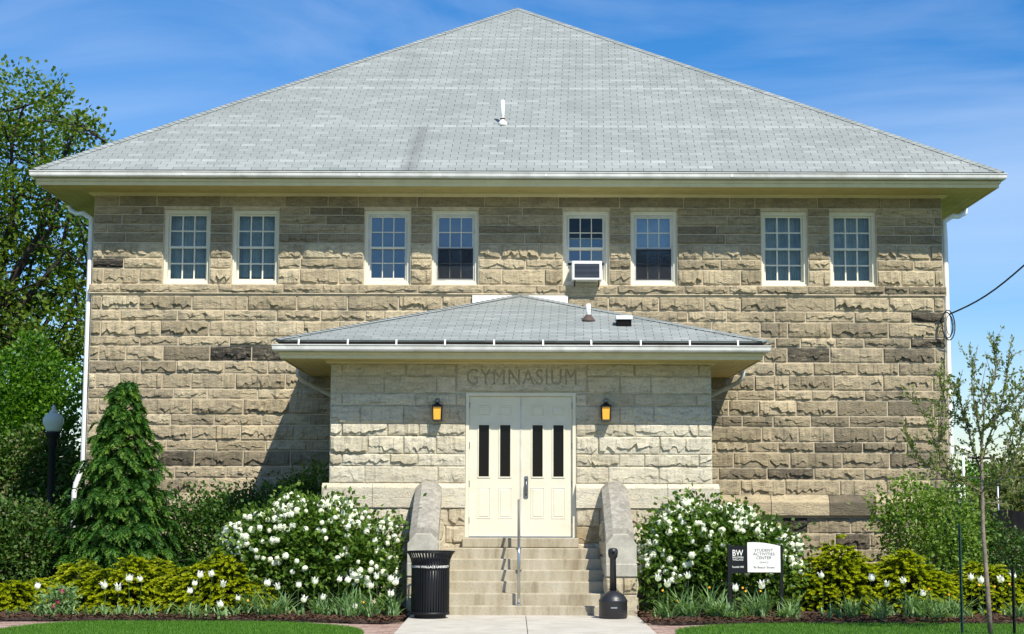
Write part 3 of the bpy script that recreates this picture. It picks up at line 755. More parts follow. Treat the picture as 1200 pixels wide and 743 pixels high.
MB().box(PC+DW, x1+.055, YP-.047, YP+.012, -.1, at(600, 595, YP).z-.001).build('plinth_bed', 'pale_mortar', pw)
za, zb, zc = at(600, 566.7, YP).z, at(600, 571, YP).z, at(600, 595, YP).z
for p0, p1 in ((383, 437), (437, 492), (492, 546.5), (677, 713), (713, 782), (782, 842)):
    a, b_ = at(p0, 580, YP).x+.004, at(p1, 580, YP).x-.004
    if p0 == 383: a = x0-.11
    if p1 == 842: b_ = x1+.11
    if p1 == 546.5: b_ = DX[0]-.001
    if p0 == 677: a = DX[1]+.001
    prof = [(YP+.02, za), (YP-.02, za), (YP-.10, zb), (YP-.11, zb-.015), (YP-.11, zc), (YP+.02, zc)]; n = len(prof)
    mb = MB(); mb.add([(a, y, z) for y, z in prof]+[(b_, y, z) for y, z in prof], [(i_, (i_+1) % n, n+(i_+1) % n, n+i_) for i_ in range(n)]+[tuple(range(n))[::-1], tuple(range(n, 2*n))])
    o = mb.build('band_stone', 'pale_sandstone', pw); o['tone'] = rt.uniform(.5, .9); o['soot'] = rt.uniform(0, .15)
# lintel with the letters cut into it
la, lb = at(536, 440, YP).x, at(686.5, 440, YP).x; lz0, lz1 = at(611, 458.5, YP).z, at(611, 426.5, YP).z
cu = bpy.data.curves.new('letters', 'FONT'); cu.body = 'GYMNASIUM'; cu.size = 1; cu.space_character = 1.12; cu.resolution_u = 4; cu.offset = -.021
to = bpy.data.objects.new('letters', cu); col.objects.link(to)
bpy.context.view_layer.objects.active = to; to.select_set(True)
bpy.ops.object.convert(target='CURVE'); to = bpy.context.view_layer.objects.active; cd = to.data
pts = [bp.co.copy() for s in cd.splines for bp in s.bezier_points]
lox, hix = min(p.x for p in pts), max(p.x for p in pts); loy, hiy = min(p.y for p in pts), max(p.y for p in pts)
tx0, tx1 = at(547, 441, YP).x, at(675.5, 441, YP).x; tz0, tz1 = at(611, 451, YP).z, at(611, 432.5, YP).z
ax, az = (tx1-tx0)/(hix-lox), (tz1-tz0)/(hiy-loy)
for s in cd.splines:
    for bp in s.bezier_points:
        bp.handle_left_type = bp.handle_right_type = 'FREE'
    for bp in s.bezier_points:
        f = lambda v: Vector(((v.x-lox)*ax+tx0, (v.y-loy)*az+tz0, 0))
        c_, l_, r_2 = f(bp.co), f(bp.handle_left), f(bp.handle_right); bp.co, bp.handle_left, bp.handle_right = c_, l_, r_2
sp = cd.splines.new('POLY'); sp.points.add(3); sp.use_cyclic_u = True
for i, (x, z) in enumerate(((la+.005, lz0+.005), (lb-.005, lz0+.005), (lb-.005, lz1-.005), (la+.005, lz1-.005))): sp.points[i].co = (x, z, 0, 1)
cd.dimensions = '2D'; cd.fill_mode = 'BOTH'; cd.extrude = .012; cd.offset = 0
dg = bpy.context.evaluated_depsgraph_get(); dg.update()
lm = bpy.data.meshes.new_from_object(to.evaluated_get(dg)); bpy.data.objects.remove(to)
lm.materials.clear()
for v in lm.vertices: x, y, z = v.co; v.co = (x, YP-.022-z, y)
lint = link('lintel', lm, 'pale_sandstone', por); lint['tone'] = .35; lint['soot'] = 0.0
MB().box(la+.006, lb-.006, YP-.008, YP+.013, lz0+.006, lz1-.006).build('letter_bed', 'recess_dirt_shade', lint)
# porch eaves
sweep(GUT(OP, ZPG), PC, WP, YP, -.02).build('gutter', 'gutter_paint', por)
fo = OP-.135; ZPE = ZPG+.075
sweep([(fo, ZPE-.03), (fo, ZPG-.12), (fo+.02, ZPG-.125), (fo+.02, ZPG-.17), (fo, ZPG-.18), (fo, ZPG-.235), (fo-.03, ZPG-.235)], PC, WP, YP, -.02).build('fascia', 'trim_paint', por)
sweep([(fo+.012, ZPE-.012), (fo+.012, ZPE-.075), (fo+.001, ZPE-.075)], PC, WP, YP, -.02).build('gap_shade_strip', 'rust_and_gap_shade', por)  # dark strip painting in the shadow between porch gutter and roof edge
zs = ZPG-.225
for k in range(6):
    a, b_ = fo-.03-k*.13, max(fo-.03-(k+1)*.13+.005, -.01)
    sweep([(a, zs+.02), (a, zs), (b_, zs), (b_, zs+.02)], PC, WP, YP, -.02).build('soffit_board', 'soffit_paint', por)
sweep([(.09, zs+.03), (.09, zs-.01), (.06, zs-.03), (.0, zs-.035)], PC, WP, YP, -.02).build('cornice', 'trim_paint', por)
hb = OP-.06
for px in (350, 407.5, 464.5, 521.5, 579, 636.5, 693, 751, 808.5, 865):
    x = at(px, 400, YP-OP).x
    MB().box(x-.014, x+.014, YP-OP-.003, YP-OP-.001, ZPG-.02, ZPG+.004).add([(x-.014, YP-OP-.003, ZPG+.004), (x+.014, YP-OP-.003, ZPG+.004), (x+.014, YP-hb-.03, ZPE+.012), (x-.014, YP-hb-.03, ZPE+.012)], [(0, 1, 2, 3)]).build('gutter_strap', 'white_paint', por)
he = WP+hb; ye = YP-hb; yt = PC*0+(-.01); 
mb = MB(); mb.add([(PC-he, ye, ZPE), (PC+he, ye, ZPE), (PC+he, -.012, ZPE), (PC-he, -.012, ZPE), (PC, -.012, ZPAP), (PC-he, ye, ZPE-.025), (PC+he, ye, ZPE-.025), (PC+he, -.012, ZPE-.025), (PC-he, -.012, ZPE-.025)],
                  [(0, 1, 4), (1, 2, 4), (3, 0, 4), (5, 6, 1, 0), (6, 7, 2, 1), (8, 5, 0, 3), (8, 7, 6, 5)])
proof = mb.build('roof', 'shingle', por); proof.data.materials.append(MATS['slot_shade_tar']); proof.data.polygons[0].material_index = 1
shingle_slope(he, ye, ZPE, -.012, ZPAP, PC, 4, proof, 9)
pa, pb = (ye, ZPE), (-.012, ZPAP)
pv = on_roof(689.5, 376, pa, pb)
MB().lathe([(.14, -.02), (.12, .02), (.045, .11)], 16).build('vent_flashing', 'rust_and_gap_shade', proof, True, pv)
MB().lathe([(.042, .0), (.042, .31), (.03, .31), (.03, .2)], 12).build('vent_pipe', 'white_paint', proof, True, pv)
pv = on_roof(731.5, 383, pa, pb)
mb = MB(); mb.box(-.13, .13, .0, .25, -.02, .13); mb.build('vent_box', 'dark_slot', proof, loc=pv)
mb = MB(); mb.bevbox(-.15, .15, -.03, .30, .13, .20, .01); mb.build('vent_hood', 'white_paint', proof, loc=pv)
# downspouts bent back from the porch corners to the wall
for sd in (-1, 1):
    xg = PC+sd*(WP+OP-.09)
    MB().tube([(xg, -1.5, ZPG-.12), (xg, -1.5, ZPG-.32), (xg-sd*.08, -1.4, ZPG-.42), (PC+sd*(WP+.12), -.9, ZPG-.72), (PC+sd*(WP+.08), -.85, ZPG-.95), (PC+sd*(WP+.08), -.85, .1)], .045, 8).build('downspout', 'gutter_paint', por, True)
# doors
YD = YP+.05
mb = MB(); fz1 = ZD1
mb.box(PC-DW+.002, PC-DW+.058, YP-.005, YD+.08, ZD0, fz1-.002); mb.box(PC+DW-.058, PC+DW-.002, YP-.005, YD+.08, ZD0, fz1-.002); mb.box(PC-DW+.0585, PC+DW-.0585, YP-.005, YD+.08, fz1-.062, fz1-.002)
dfr = mb.build('door_frame', 'cream_paint', por)
MB().box(PC-DW+.06, PC+DW-.06, YD-.03, YD+.06, ZD0-.004, ZD0+.018).build('sill_plate', 'galvanised', dfr)
def dz(py): return at(611, py, YP).z
def dxx(px): return at(px, 530, YP).x
def door(a, b_, wins, nm):
    d = MB(); z0, z1 = ZD0+.022, fz1-.066; ya, yb = YD, YD+.045
    wz0, wz1 = dz(558.5), dz(498)
    xs = [a]+[v for w in wins for v in w]+[b_]
    d.box(a, b_, ya, yb, z0, wz0); d.box(a, b_, ya, yb, wz1, z1)
    for i in range(0, len(xs), 2): d.box(xs[i], xs[i+1], ya, yb, wz0+.0002, wz1-.0002)
    do = d.build('door', 'cream_paint', por)
    for (p, q) in wins:
        mb = MB()      # glazing bead
        t = .022
        mb.box(p-t, p, ya-.012, ya-.0005, wz0-t, wz1+t); mb.box(q, q+t, ya-.012, ya-.0005, wz0-t, wz1+t); mb.box(p+.0002, q-.0002, ya-.012, ya-.0005, wz1, wz1+t); mb.box(p+.0002, q-.0002, ya-.012, ya-.0005, wz0-t, wz0)
        mb.build('glazing_bead', 'cream_paint', do)
        MB().box(p, q, ya+.02, ya+.026, wz0, wz1).build('pane', 'dark_glass', do)
        for zz0, zz1 in ((dz(487), dz(475)), (dz(608), dz(571))):
            pp, qq = p-.03, q+.03
            if zz1-zz0 < .3: pp, qq = p-.02, q+.02
            mb = MB(); o1, o2, h = .02, .05, .009
            R1 = [(pp, zz0), (qq, zz0), (qq, zz1), (pp, zz1)]
            def inset(R, s): return [(R[0][0]+s, R[0][1]+s), (R[1][0]-s, R[1][1]+s), (R[2][0]-s, R[2][1]-s), (R[3][0]+s, R[3][1]-s)]
            lay = [(R1, 0.0005), (inset(R1, .008), -h), (inset(R1, .02), -.0015), (inset(R1, .03), -.0015), (inset(R1, .045), -h)]
            V = [(x, ya+y, z) for R, y in lay for x, z in R]
            Fq = [(i*4+j, i*4+(j+1) % 4, (i+1)*4+(j+1) % 4, (i+1)*4+j) for i in range(len(lay)-1) for j in range(4)]+[tuple(range(16, 20))]
            mb.add(V, Fq); mb.build('door_panel', 'cream_paint', do)
    return do
dl = door(PC-DW+.061, PC-.006, [(dxx(561), dxx(573)), (dxx(586), dxx(598))], 'l')
dr = door(PC+.002, PC+DW-.061, [(dxx(624), dxx(636)), (dxx(648.5), dxx(660.5))], 'r')
MB().box(PC-.012, PC+.012, YD-.008, YD-.001, ZD0+.03, fz1-.07).build('astragal', 'gutter_paint', dl)
for d_, sd in ((dl, -1), (dr, 1)):
    for py in (475, 522, 567, 610):
        zz = dz(py); MB().lathe([(.010, -.055), (.010, .055)], 8).build('hinge', 'dull_metal', d_, False, (PC+sd*(DW-.062), YD-.008, zz))
hx = dxx(616.8)
MB().bevbox(hx-.032, hx+.032, YD-.02, YD-.001, dz(584), dz(558), .008).build('lock_plate', 'dull_metal', dr)
MB().tube([(hx, YD-.015, dz(563)), (hx, YD-.07, dz(565)), (hx, YD-.075, dz(576)), (hx, YD-.015, dz(580))], .014, 8).build('pull_handle', 'dull_metal', dr, True)
MB().lathe([(.018, 0), (.018, .02)], 12).build('lock_cylinder', 'galvanised', dr, False, (hx, YD-.03, dz(561)))
MB().box(PC-DW-.01, PC+DW+.01, YP+.14, YP+.2, ZD0, ZD1).build('dark_lobby', 'interior', por)

# lanterns
def lantern(px, label):
    c_ = at(px, 484, YP); o = empty('wall_lantern', (c_.x, YP-.03, at(px, 494, YP).z)); tag(o, label, 'wall lamp')
    h = .24
    MB().box(-.05, .05, -.035, .03, .02, .30).build('back_plate', 'black_metal', o)
    mb = MB()
    def frustum(mb, w0, w1, z0, z1, yc=-.115):
        mb.add([(-w0, yc-w0, z0), (w0, yc-w0, z0), (w0, yc+w0, z0), (-w0, yc+w0, z0), (-w1, yc-w1, z1), (w1, yc-w1, z1), (w1, yc+w1, z1), (-w1, yc+w1, z1)], [(0, 3, 2, 1), (4, 5, 6, 7), (0, 1, 5, 4), (1, 2, 6, 5), (2, 3, 7, 6), (3, 0, 4, 7)])
    frustum(mb, .062, .070, .025, .245); mb.build('glass_body', 'amber_glass', o)
    mb = MB(); frustum(mb, .082, .075, 0, .026); frustum(mb, .092, .085, .245, .28); frustum(mb, .075, .03, .28, .31)
    for sx in (-1, 1):
        for sy in (-1, 1): mb.tube([(sx*.07, -.115+sy*.07, .02), (sx*.078, -.115+sy*.078, .25)], .010, 6)
    mb.build('cage', 'black_metal', o)
    MB().lathe([(.008, .30), (.035, .32), (.046, .355), (.035, .39), (.010, .40)], 14, (0, -.115, 0)).build('photocell', 'dull_metal', o, True)
    return o
lantern(513, 'black box lantern with amber glass on the trash can side of the doors')
lantern(709.5, 'black box lantern with amber glass on the ash receptacle side of the doors')

# ------------------------------------------------------------------ steps and cheek walls
st = empty('front_steps', (PC, YP, 0)); tag(st, 'flight of pale worn stone steps up to the double doors', 'steps')
SX0, SX1 = -1.34, 1.44
RZ = [1.055, .883, .710, .536, .360, .180]; RY = [-3.86, -4.16, -4.46, -4.76, -5.06, -5.36]
MB().bevbox(-.955, 1.06, -3.56, YP+.01, 1.06, ZD0-.005, .012).build('threshold', 'step_stone', st).location = -Vector((PC, YP, 0))
prevz = 0
for i, (z, y) in enumerate(zip(RZ, RY)):
    yb = YP+.0 if i == 0 else RY[i-1]+.03
    o = MB().bevbox(SX0+.001*i, SX1-.001*i, y, yb+.001*i, z-.19, z, .012).build('step', 'step_stone', st); o.location = -Vector((PC, YP, 0))
def cheek(cx, label, sd):
    o = empty('cheek_wall', (cx, -4.3, 0)); tag(o, label, 'stair wall', 'low walls flanking the steps')
    hw = .235
    def rel(y): return y+4.3
    # sloped octagonal coping
    y0, y1 = -3.42, -4.93; z0, z1 = 2.20, 1.42
    prof = [(-hw, -.34), (-hw, -.10), (-.115, .0), (.115, .0), (hw, -.10), (hw, -.34)]
    hwb = hw*.98
    V = [(x*.92, rel(y0), z0+z) for x, z in prof]+[(x*.96, rel(y0-.16), z0-.03+z) for x, z in prof]+[(x, rel(y1), z1+z) for x, z in prof]
    n = len(prof); Fq = [(k*n+i, k*n+(i+1) % n, (k+1)*n+(i+1) % n, (k+1)*n+i) for k in range(2) for i in range(n)]+[tuple(range(n)), tuple(range(2*n, 3*n))[::-1]]
    mb = MB(); mb.add(V, Fq); mb.build('coping', 'coping_stone', o)
    # front block with clipped shoulders
    pf = [(-hw-.012, .86), (-hw-.012, 1.19), (-.13, 1.33), (.13, 1.33), (hw+.012, 1.19), (hw+.012, .86)]
    V = [(x, rel(-4.90), z) for x, z in pf]+[(x, rel(-5.23), z-.02) for x, z in pf]
    mb = MB(); mb.add(V, [(i, (i+1) % n, n+(i+1) % n, n+i) for i in range(n)]+[tuple(range(n)), tuple(range(n, 2*n))[::-1]]); mb.build('front_block', 'block_stone', o)
    MB().bevbox(-hw-.02, hw+.02, rel(-5.245), rel(-4.5), .64, .855, .015).build('middle_block', 'block_stone', o)
    # core and rough stones
    mb = MB(); mb.box(-hw+.01, hw-.01, rel(-5.2), rel(-3.36), -.05, .64); mb.box(-hw+.012, hw-.012, rel(-4.89), rel(-3.36), .641, 1.20); mb.box(-hw+.012, hw-.012, rel(-4.2), rel(-3.36), 1.201, 1.52); mb.build('core', 'pale_mortar', o)
    for (a, b_, c_, d) in ((-hw-.02, .03, .33, .63), (.03, hw+.02, .36, .63), (-hw-.02, -.06, .0, .33), (-.06, hw+.02, .0, .36)):
        s = put_stone(a, b_, c_, d, rel(-5.215), 'pale_sandstone', o, rt.uniform(.3, .8), rt.uniform(.3, .7), prot=.035, joint=.012)
    for face in (-1, 1):
        for (za, zb_, ys) in ((.0, .33, (-5.2, -4.7, -4.3, -3.8, -3.4)), (.33, .64, (-5.2, -4.85, -4.35, -3.9, -3.4)), (.645, .95, (-4.88, -4.3, -3.85, -3.4)), (.95, 1.2, (-4.85, -4.2, -3.7, -3.4)), (1.2, 1.5, (-4.2, -3.8, -3.4))):
            for q in range(len(ys)-1):
                s = put_stone(0, ys[q+1]-ys[q], za, zb_, 0, 'pale_sandstone', o, rt.uniform(.2, .7), rt.uniform(.2, .6), prot=.03, joint=.012)
                if face > 0: s.rotation_euler.z = math.pi/2; s.location = (hw, rel(ys[q])+.006, za+.006)
                else: s.rotation_euler.z = -math.pi/2; s.location = (-hw, rel(ys[q+1])-.006, za+.006)
    return o
cheek(-1.54, 'low sloped stone wall behind the slatted trash can', -1)
cheek(1.68, 'low sloped stone wall behind the ash receptacle', 1)
hr = empty('handrail', (.02, -5.2, .18)); tag(hr, 'single steel pipe handrail up the middle of the steps', 'handrail')
hz = lambda y, z: (0, y+5.2, z-.18)
MB().tube([hz(-5.2, .18), hz(-5.2, 1.0), hz(-5.18, 1.06), hz(-5.12, 1.11), hz(-3.95, 1.86), hz(-3.88, 1.87), hz(-3.84, 1.82), hz(-3.83, 1.06)], .024, 12).build('rail', 'galvanised', hr, True)
MB().tube([hz(-4.45, .71), hz(-4.45, 1.52)], .02, 10).build('post', 'galvanised', hr, True)
for y, z in ((-5.2, .18), (-3.83, 1.055), (-4.45, .71)): MB().lathe([(.055, 0), (.055, .012), (.03, .016), (.03, .03)], 14, hz(y, z)).build('flange', 'galvanised', hr)

# ------------------------------------------------------------------ trash can
tp = at(504, 729, 0); d_ = (EYE.z-.035)/(EYE.z-tp.z) if EYE.z != tp.z else 1
tcx = EYE.x+(tp.x-EYE.x)*d_; tcy = -5.98
tcx = at(504.3, 690, tcy).x
tc_ = empty('trash_can', (tcx, tcy, .035)); tag(tc_, 'black slatted steel trash can with flared rim', 'trash can')
H, RB = 1.03, .30
MB().lathe([(.25, 0), (.25, .05), (.24, .06)], 32).build('base', 'black_metal', tc_)
ns = 44
for k in range(ns):
    th = 2*math.pi*k/ns; ca, sa = math.cos(th), math.sin(th); w = .013
    path = [(RB-.008, .07), (RB, .13), (RB, H-.20), (RB+.012, H-.13), (RB+.04, H-.06), (RB+.075, H-.012)]
    V = []
    for r_2, z in path:
        for q, dr_ in ((-w, 0), (w, 0), (w, -.007), (-w, -.007)): V.append(((r_2+dr_)*ca-q*sa, (r_2+dr_)*sa+q*ca, z))
    Fq = [(i*4+j, i*4+(j+1) % 4, (i+1)*4+(j+1) % 4, (i+1)*4+j) for i in range(len(path)-1) for j in range(4)]
    MB().add(V, Fq).build('slat', 'black_metal', tc_)
MB().lathe([(RB-.012, .055), (RB+.006, .055), (RB+.006, .10), (RB-.012, .10)], 40).build('lower_hoop', 'black_metal', tc_, True)
mb = MB(); mb.lathe([(RB+.07, H-.018), (RB+.086, H-.012), (RB+.086, H+.006), (RB+.06, H+.006)], 48); mb.f = mb.f[:-2]; mb.build('rim', 'black_metal', tc_, True)
mb = MB(); mb.lathe([(RB-.02, .06), (RB-.02, H-.1), (RB-.03, H-.1), (RB-.03, .06)], 36); mb.build('liner', 'black_plastic', tc_, True)
mb = MB(); mb.lathe([(RB+.003, H-.26), (RB+.005, H-.255), (RB+.005, H-.205), (RB+.003, H-.20)], 48); mb.f = mb.f[:-2]; mb.build('band', 'black_metal', tc_, True)
V, Fs = text_geo('BALDWIN WALLACE UNIVERSITY', .74, .036, .02)
mb = MB(); mb.add([((RB+.0075)*math.sin(x/(RB)), -(RB+.0075)*math.cos(x/RB), H-.23+z) for x, z, _ in V], Fs); mb.build('lettering', 'white_paint', tc_)
# ash receptacle
ay = -5.95; ax_ = at(718.5, 700, ay).x
ar = empty('ash_receptacle', (ax_, ay, .035)); tag(ar, 'black plastic ash receptacle with round base and tall thin neck', 'ash receptacle')
MB().lathe([(.20, 0), (.222, .02), (.222, .25), (.226, .26), (.226, .285), (.21, .30), (.205, .315), (.16, .375), (.09, .41), (.06, .43)], 32).build('base', 'black_plastic', ar, True)
MB().lathe([(.056, .40), (.048, .9), (.052, .93), (.07, .95), (.078, 1.0), (.078, 1.06), (.06, 1.085), (.03, 1.09)], 24).build('neck', 'black_plastic', ar, True)
MB().box(-.05, .05, -.229, -.223, .165, .185).build('label_plate', 'galvanised', ar)
mb = MB(); mb.lathe([(.023, 0), (.023, .006)], 14); mb.v = [(x, -.0775-z, 1.02+y) for x, y, z in mb.v]; mb.build('opening', 'dark_slot', ar)

# ------------------------------------------------------------------ sign
sy = -5.55
sa, sb = at(852, 638, sy), at(917.5, 671, sy)
sg = empty('campus_sign', ((sa.x+sb.x)/2, sy, .03)); tag(sg, 'small black and white sign in front of the white flowering shrub', 'sign')
w2 = (sb.x-sa.x)/2; zt_, zb_ = sa.z-.03, sb.z-.03
for sd in (-1, 1): MB().bevbox(sd*(w2-.03)-.028, sd*(w2-.03)+.028, -.03, .03, -.05, zt_, .004).build('post', 'black_metal', sg)
MB().box(-w2+.06, w2-.06, -.018, .018, zb_-.01, zt_-.02).build('back_panel', 'black_metal', sg)
pa_, pb_ = at(875.5, 650, sy).x-sg.location.x, at(914, 650, sy).x-sg.location.x
mb = MB(); n = 12; top = [(pa_+(pb_-pa_)*i/n, zt_+.006+.022*math.sin(math.pi*(.25+.75*i/n))-.04*(i/n)**2+.012) for i in range(n+1)]
V = [(x, -.034, z) for x, z in top]+[(x, -.034, zb_+.005) for x, z in top]+[(x, -.019, z) for x, z in top]+[(x, -.019, zb_+.005) for x, z in top]; k = n+1
mb.add(V, [(k+i, k+i+1, i+1, i) for i in range(n)]+[(i, i+1, 2*k+i+1, 2*k+i) for i in range(n)]+[(k, 0, 2*k, 3*k), (2*k-1, 3*k+k-1, 2*k+k-1, k-1)]+[(3*k+i, 3*k+i+1, k+i+1, k+i) for i in range(n)])
mb.build('white_panel', 'white_paint', sg)
cxp = (pa_+pb_)/2; wv = pb_-pa_; hh = zt_-zb_
text_flat('lettering', 'STUDENT', cxp, -.0365, zb_+hh*.80, wv*.56, .045, 'ink', sg)
text_flat('lettering', 'ACTIVITIES', cxp, -.0365, zb_+hh*.665, wv*.66, .045, 'ink', sg)
text_flat('lettering', 'CENTER', cxp, -.0365, zb_+hh*.53, wv*.46, .045, 'ink', sg)
text_flat('lettering', '(SAC)', cxp, -.0365, zb_+hh*.36, wv*.26, .032, 'ink', sg)
text_flat('lettering', '96 Beech Street', cxp, -.0365, zb_+hh*.19, wv*.64, .034, 'ink', sg)
cl = at(864.5, 650, sy).x-sg.location.x
text_flat('emblem', 'BW', cl, -.0195, zb_+hh*.70, .17, .095, 'white_paint', sg, .012)
text_flat('lettering', 'BALDWIN', cl, -.0195, zb_+hh*.54, .17, .032, 'white_paint', sg, .01)
text_flat('lettering', 'WALLACE', cl, -.0195, zb_+hh*.455, .17, .026, 'white_paint', sg, .01)
text_flat('lettering', 'Founded 1845', cl, -.0195, zb_+hh*.2, .185, .03, 'white_paint', sg, .01)

# ------------------------------------------------------------------ lamp post
ly = 5.5; lc = at(62.5, 492, ly)
lp = empty('lamp_post', (lc.x, ly, 0)); tag(lp, 'black lamp post with pale acorn globe before the leafy trees', 'street lamp')
zg_ = at(62.5, 506, ly).z
MB().lathe([(.22, 0), (.22, .1), (.15, .3), (.13, .8), (.09, .95), (.085, zg_-.35), (.12, zg_-.3), (.1, zg_-.2), (.15, zg_-.1), (.17, zg_-.03), (.17, zg_)], 20).build('post', 'black_metal', lp, True)
MB().lathe([(.14, zg_), (.17, zg_+.05), (.235, zg_+.2), (.235, zg_+.30), (.19, zg_+.38), (.11, zg_+.43), (.1, zg_+.45)], 24).build('globe', 'lamp_globe', lp, True)
MB().lathe([(.105, zg_+.45), (.09, zg_+.48), (.04, zg_+.52), (.055, zg_+.56), (.01, zg_+.62)], 16).build('finial', 'gutter_paint', lp, True)
MB().lathe([(.05, zg_), (.06, zg_+.1), (.04, zg_+.2)], 12).build('bulb', 'white_paint', lp, True)

# ------------------------------------------------------------------ cable
cb = empty('service_cable', (0, 0, 0)); tag(cb, 'black service cable looping off the building corner into the air', 'cable')
A = at(1113, 368, -.12); B = at(1200, 311, -2.0)
d = (B-A); pts = []
for i in range(26):
    u = i/8; p = A+d*u; p = Vector((p.x, p.y, p.z-.10*math.sin(math.pi*min(u, 1))+(max(0, u-1)**1.3)*.35)); pts.append(p)
MB().tube(pts, .016, 6).build('span', 'cable_black', cb, True)
for k, (rx, rz, ph) in enumerate(((.10, .26, 0), (.13, .3, .5), (.08, .2, 1.1))):
    c_ = at(1110+k*1.5, 381, -.13-k*.02); MB().tube([(c_.x+rx*math.cos(a_*.33), c_.y+.03*math.sin(a_*.33+ph), c_.z+rz*math.sin(a_*.33)) for a_ in range(20)], .012 if k < 2 else .006, 6).build('coil', 'cable_black', cb, True)
c_ = at(1108, 372, -.1); MB().tube([c_, c_+Vector((-.1, 0, -.1)), c_+Vector((-.3, -.02, -.06)), c_+Vector((-.55, 0, -.02))], .01, 6).build('tail', 'cable_black', cb, True)

# ------------------------------------------------------------------ vegetation builders
def clump_leaves(r, blobs, nclump, per, sig, shell=.75):
    """clump centres spread through the outer part of a set of ellipsoids; returns leaf bases and outward axes"""
    vol = np.array([b[1][0]*b[1][1]+b[1][1]*b[1][2]+b[1][0]*b[1][2] for b in blobs]); pick = r.choice(len(blobs), nclump, p=vol/vol.sum())
    C = np.array([b[0] for b in blobs])[pick]; Rr = np.array([b[1] for b in blobs])[pick]
    u = unit(r.normal(size=(nclump, 3))); rad = shell+(1.03-shell)*r.random((nclump, 1))**.6
    cc = C+u*Rr*rad
    P = np.repeat(cc, per, 0)+r.normal(0, 1, (nclump*per, 3))*sig; D = np.repeat(u, per, 0)+r.normal(0, .75, (nclump*per, 3))
    ct = np.repeat(r.normal(0, .16, nclump), per)
    return P, D, ct
def limb_tree(mb, r, p, d, ln, rad, depth, tips, spread=.6, lift=.15, kids=(2, 3), shrink=.72, n=6, wig=.12):
    pts = [p]; q = Vector(p); dd = Vector(d).normalized(); seg = 4
    for i in range(seg):
        dd = (dd+Vector((r.gauss(0, wig), r.gauss(0, wig), r.gauss(0, wig)+lift*.1))).normalized(); q = q+dd*(ln/seg); pts.append(q.copy())
    mb.tube(pts, [rad*(1-.38*i/seg) for i in range(seg+1)], n, False)
    tips.append((pts[-1].copy(), dd.copy(), depth)); tips.append((pts[2].copy(), dd.copy(), depth))
    if depth <= 0: return
    for k in range(r.randint(*kids)):
        a = Vector((r.gauss(0, 1), r.gauss(0, 1), r.gauss(0, .6)+lift)).normalized()
        nd = (dd*(1-spread*.5)+a*spread).normalized()
        st_ = pts[-1] if k == 0 else pts[r.randint(2, seg)]
        limb_tree(mb, r, st_, nd, ln*shrink*r.uniform(.8, 1.15), rad*.6, depth-1, tips, spread, lift, kids, shrink, max(4, n-1), wig)
def leafy_tree(name, label, base, trunk_h, rad, seed, mat, bark, blobs, nclump, per, sig, ll, lw, depth=4, d0=(0, 0, 1), ln=None, group=None, cat='tree', limbs=None, spread=.6, tips_n=0, tsig=.35):
    r = random.Random(seed); rn = np.random.default_rng(seed)
    o = empty(name, base); tag(o, label, cat, group)
    mb = MB(); tips = []
    limb_tree(mb, r, Vector((0, 0, 0)), Vector(d0), trunk_h, rad, depth, tips, spread=spread, shrink=.74, n=9)
    for (c0, r0) in (limbs or []):
        z0 = max(1.5, c0[2]*r.uniform(.3, .55)); e = Vector(c0); s0 = Vector((0, 0, z0)); pts = [s0]
        for q in range(1, 6): pts.append(s0.lerp(e, q/5)+Vector((r.gauss(0, .22), r.gauss(0, .22), -.5*math.sin(math.pi*q/5)+r.gauss(0, .15))))
        mb.tube(pts, [.12, .10, .085, .065, .05, .035], 7, False)
        for q in range(2, 6):
            for w in range(2): limb_tree(mb, r, pts[q], Vector((r.gauss(0, 1), r.gauss(0, 1), r.gauss(.3, .7))), r.uniform(.7, 1.2), .035, 1, tips, .7, .2, (2, 3), .7, 5)
    mb.build('trunk', bark, o, True)
    Ps, Ds, Ts = [], [], []
    if nclump:
        P, D, ct = clump_leaves(rn, blobs, nclump, per, sig); Ps.append(P); Ds.append(D); Ts.append(ct)
    if tips_n:
        tp_ = [t for t in tips if t[2] <= 2]; T0 = np.array([t[0][:] for t in tp_]); TD = np.array([t[1][:] for t in tp_])
        P = np.repeat(T0, tips_n, 0)+rn.normal(0, tsig, (len(T0)*tips_n, 3)); D = np.repeat(TD, tips_n, 0)+rn.normal(0, .8, (len(P), 3))
        Ps.append(P); Ds.append(D); Ts.append(np.repeat(rn.normal(0, .15, len(T0)), tips_n))
    P, D, ct = map(np.concatenate, (Ps, Ds, Ts)); n = len(P)
    leaves('crown', P, D, rn.uniform(.7, 1.25, n)*ll, lw*rn.uniform(.8, 1.2, n), np.clip(rn.normal(.48, .2, n)+ct, 0, 1), mat, o, r=rn)
    return o
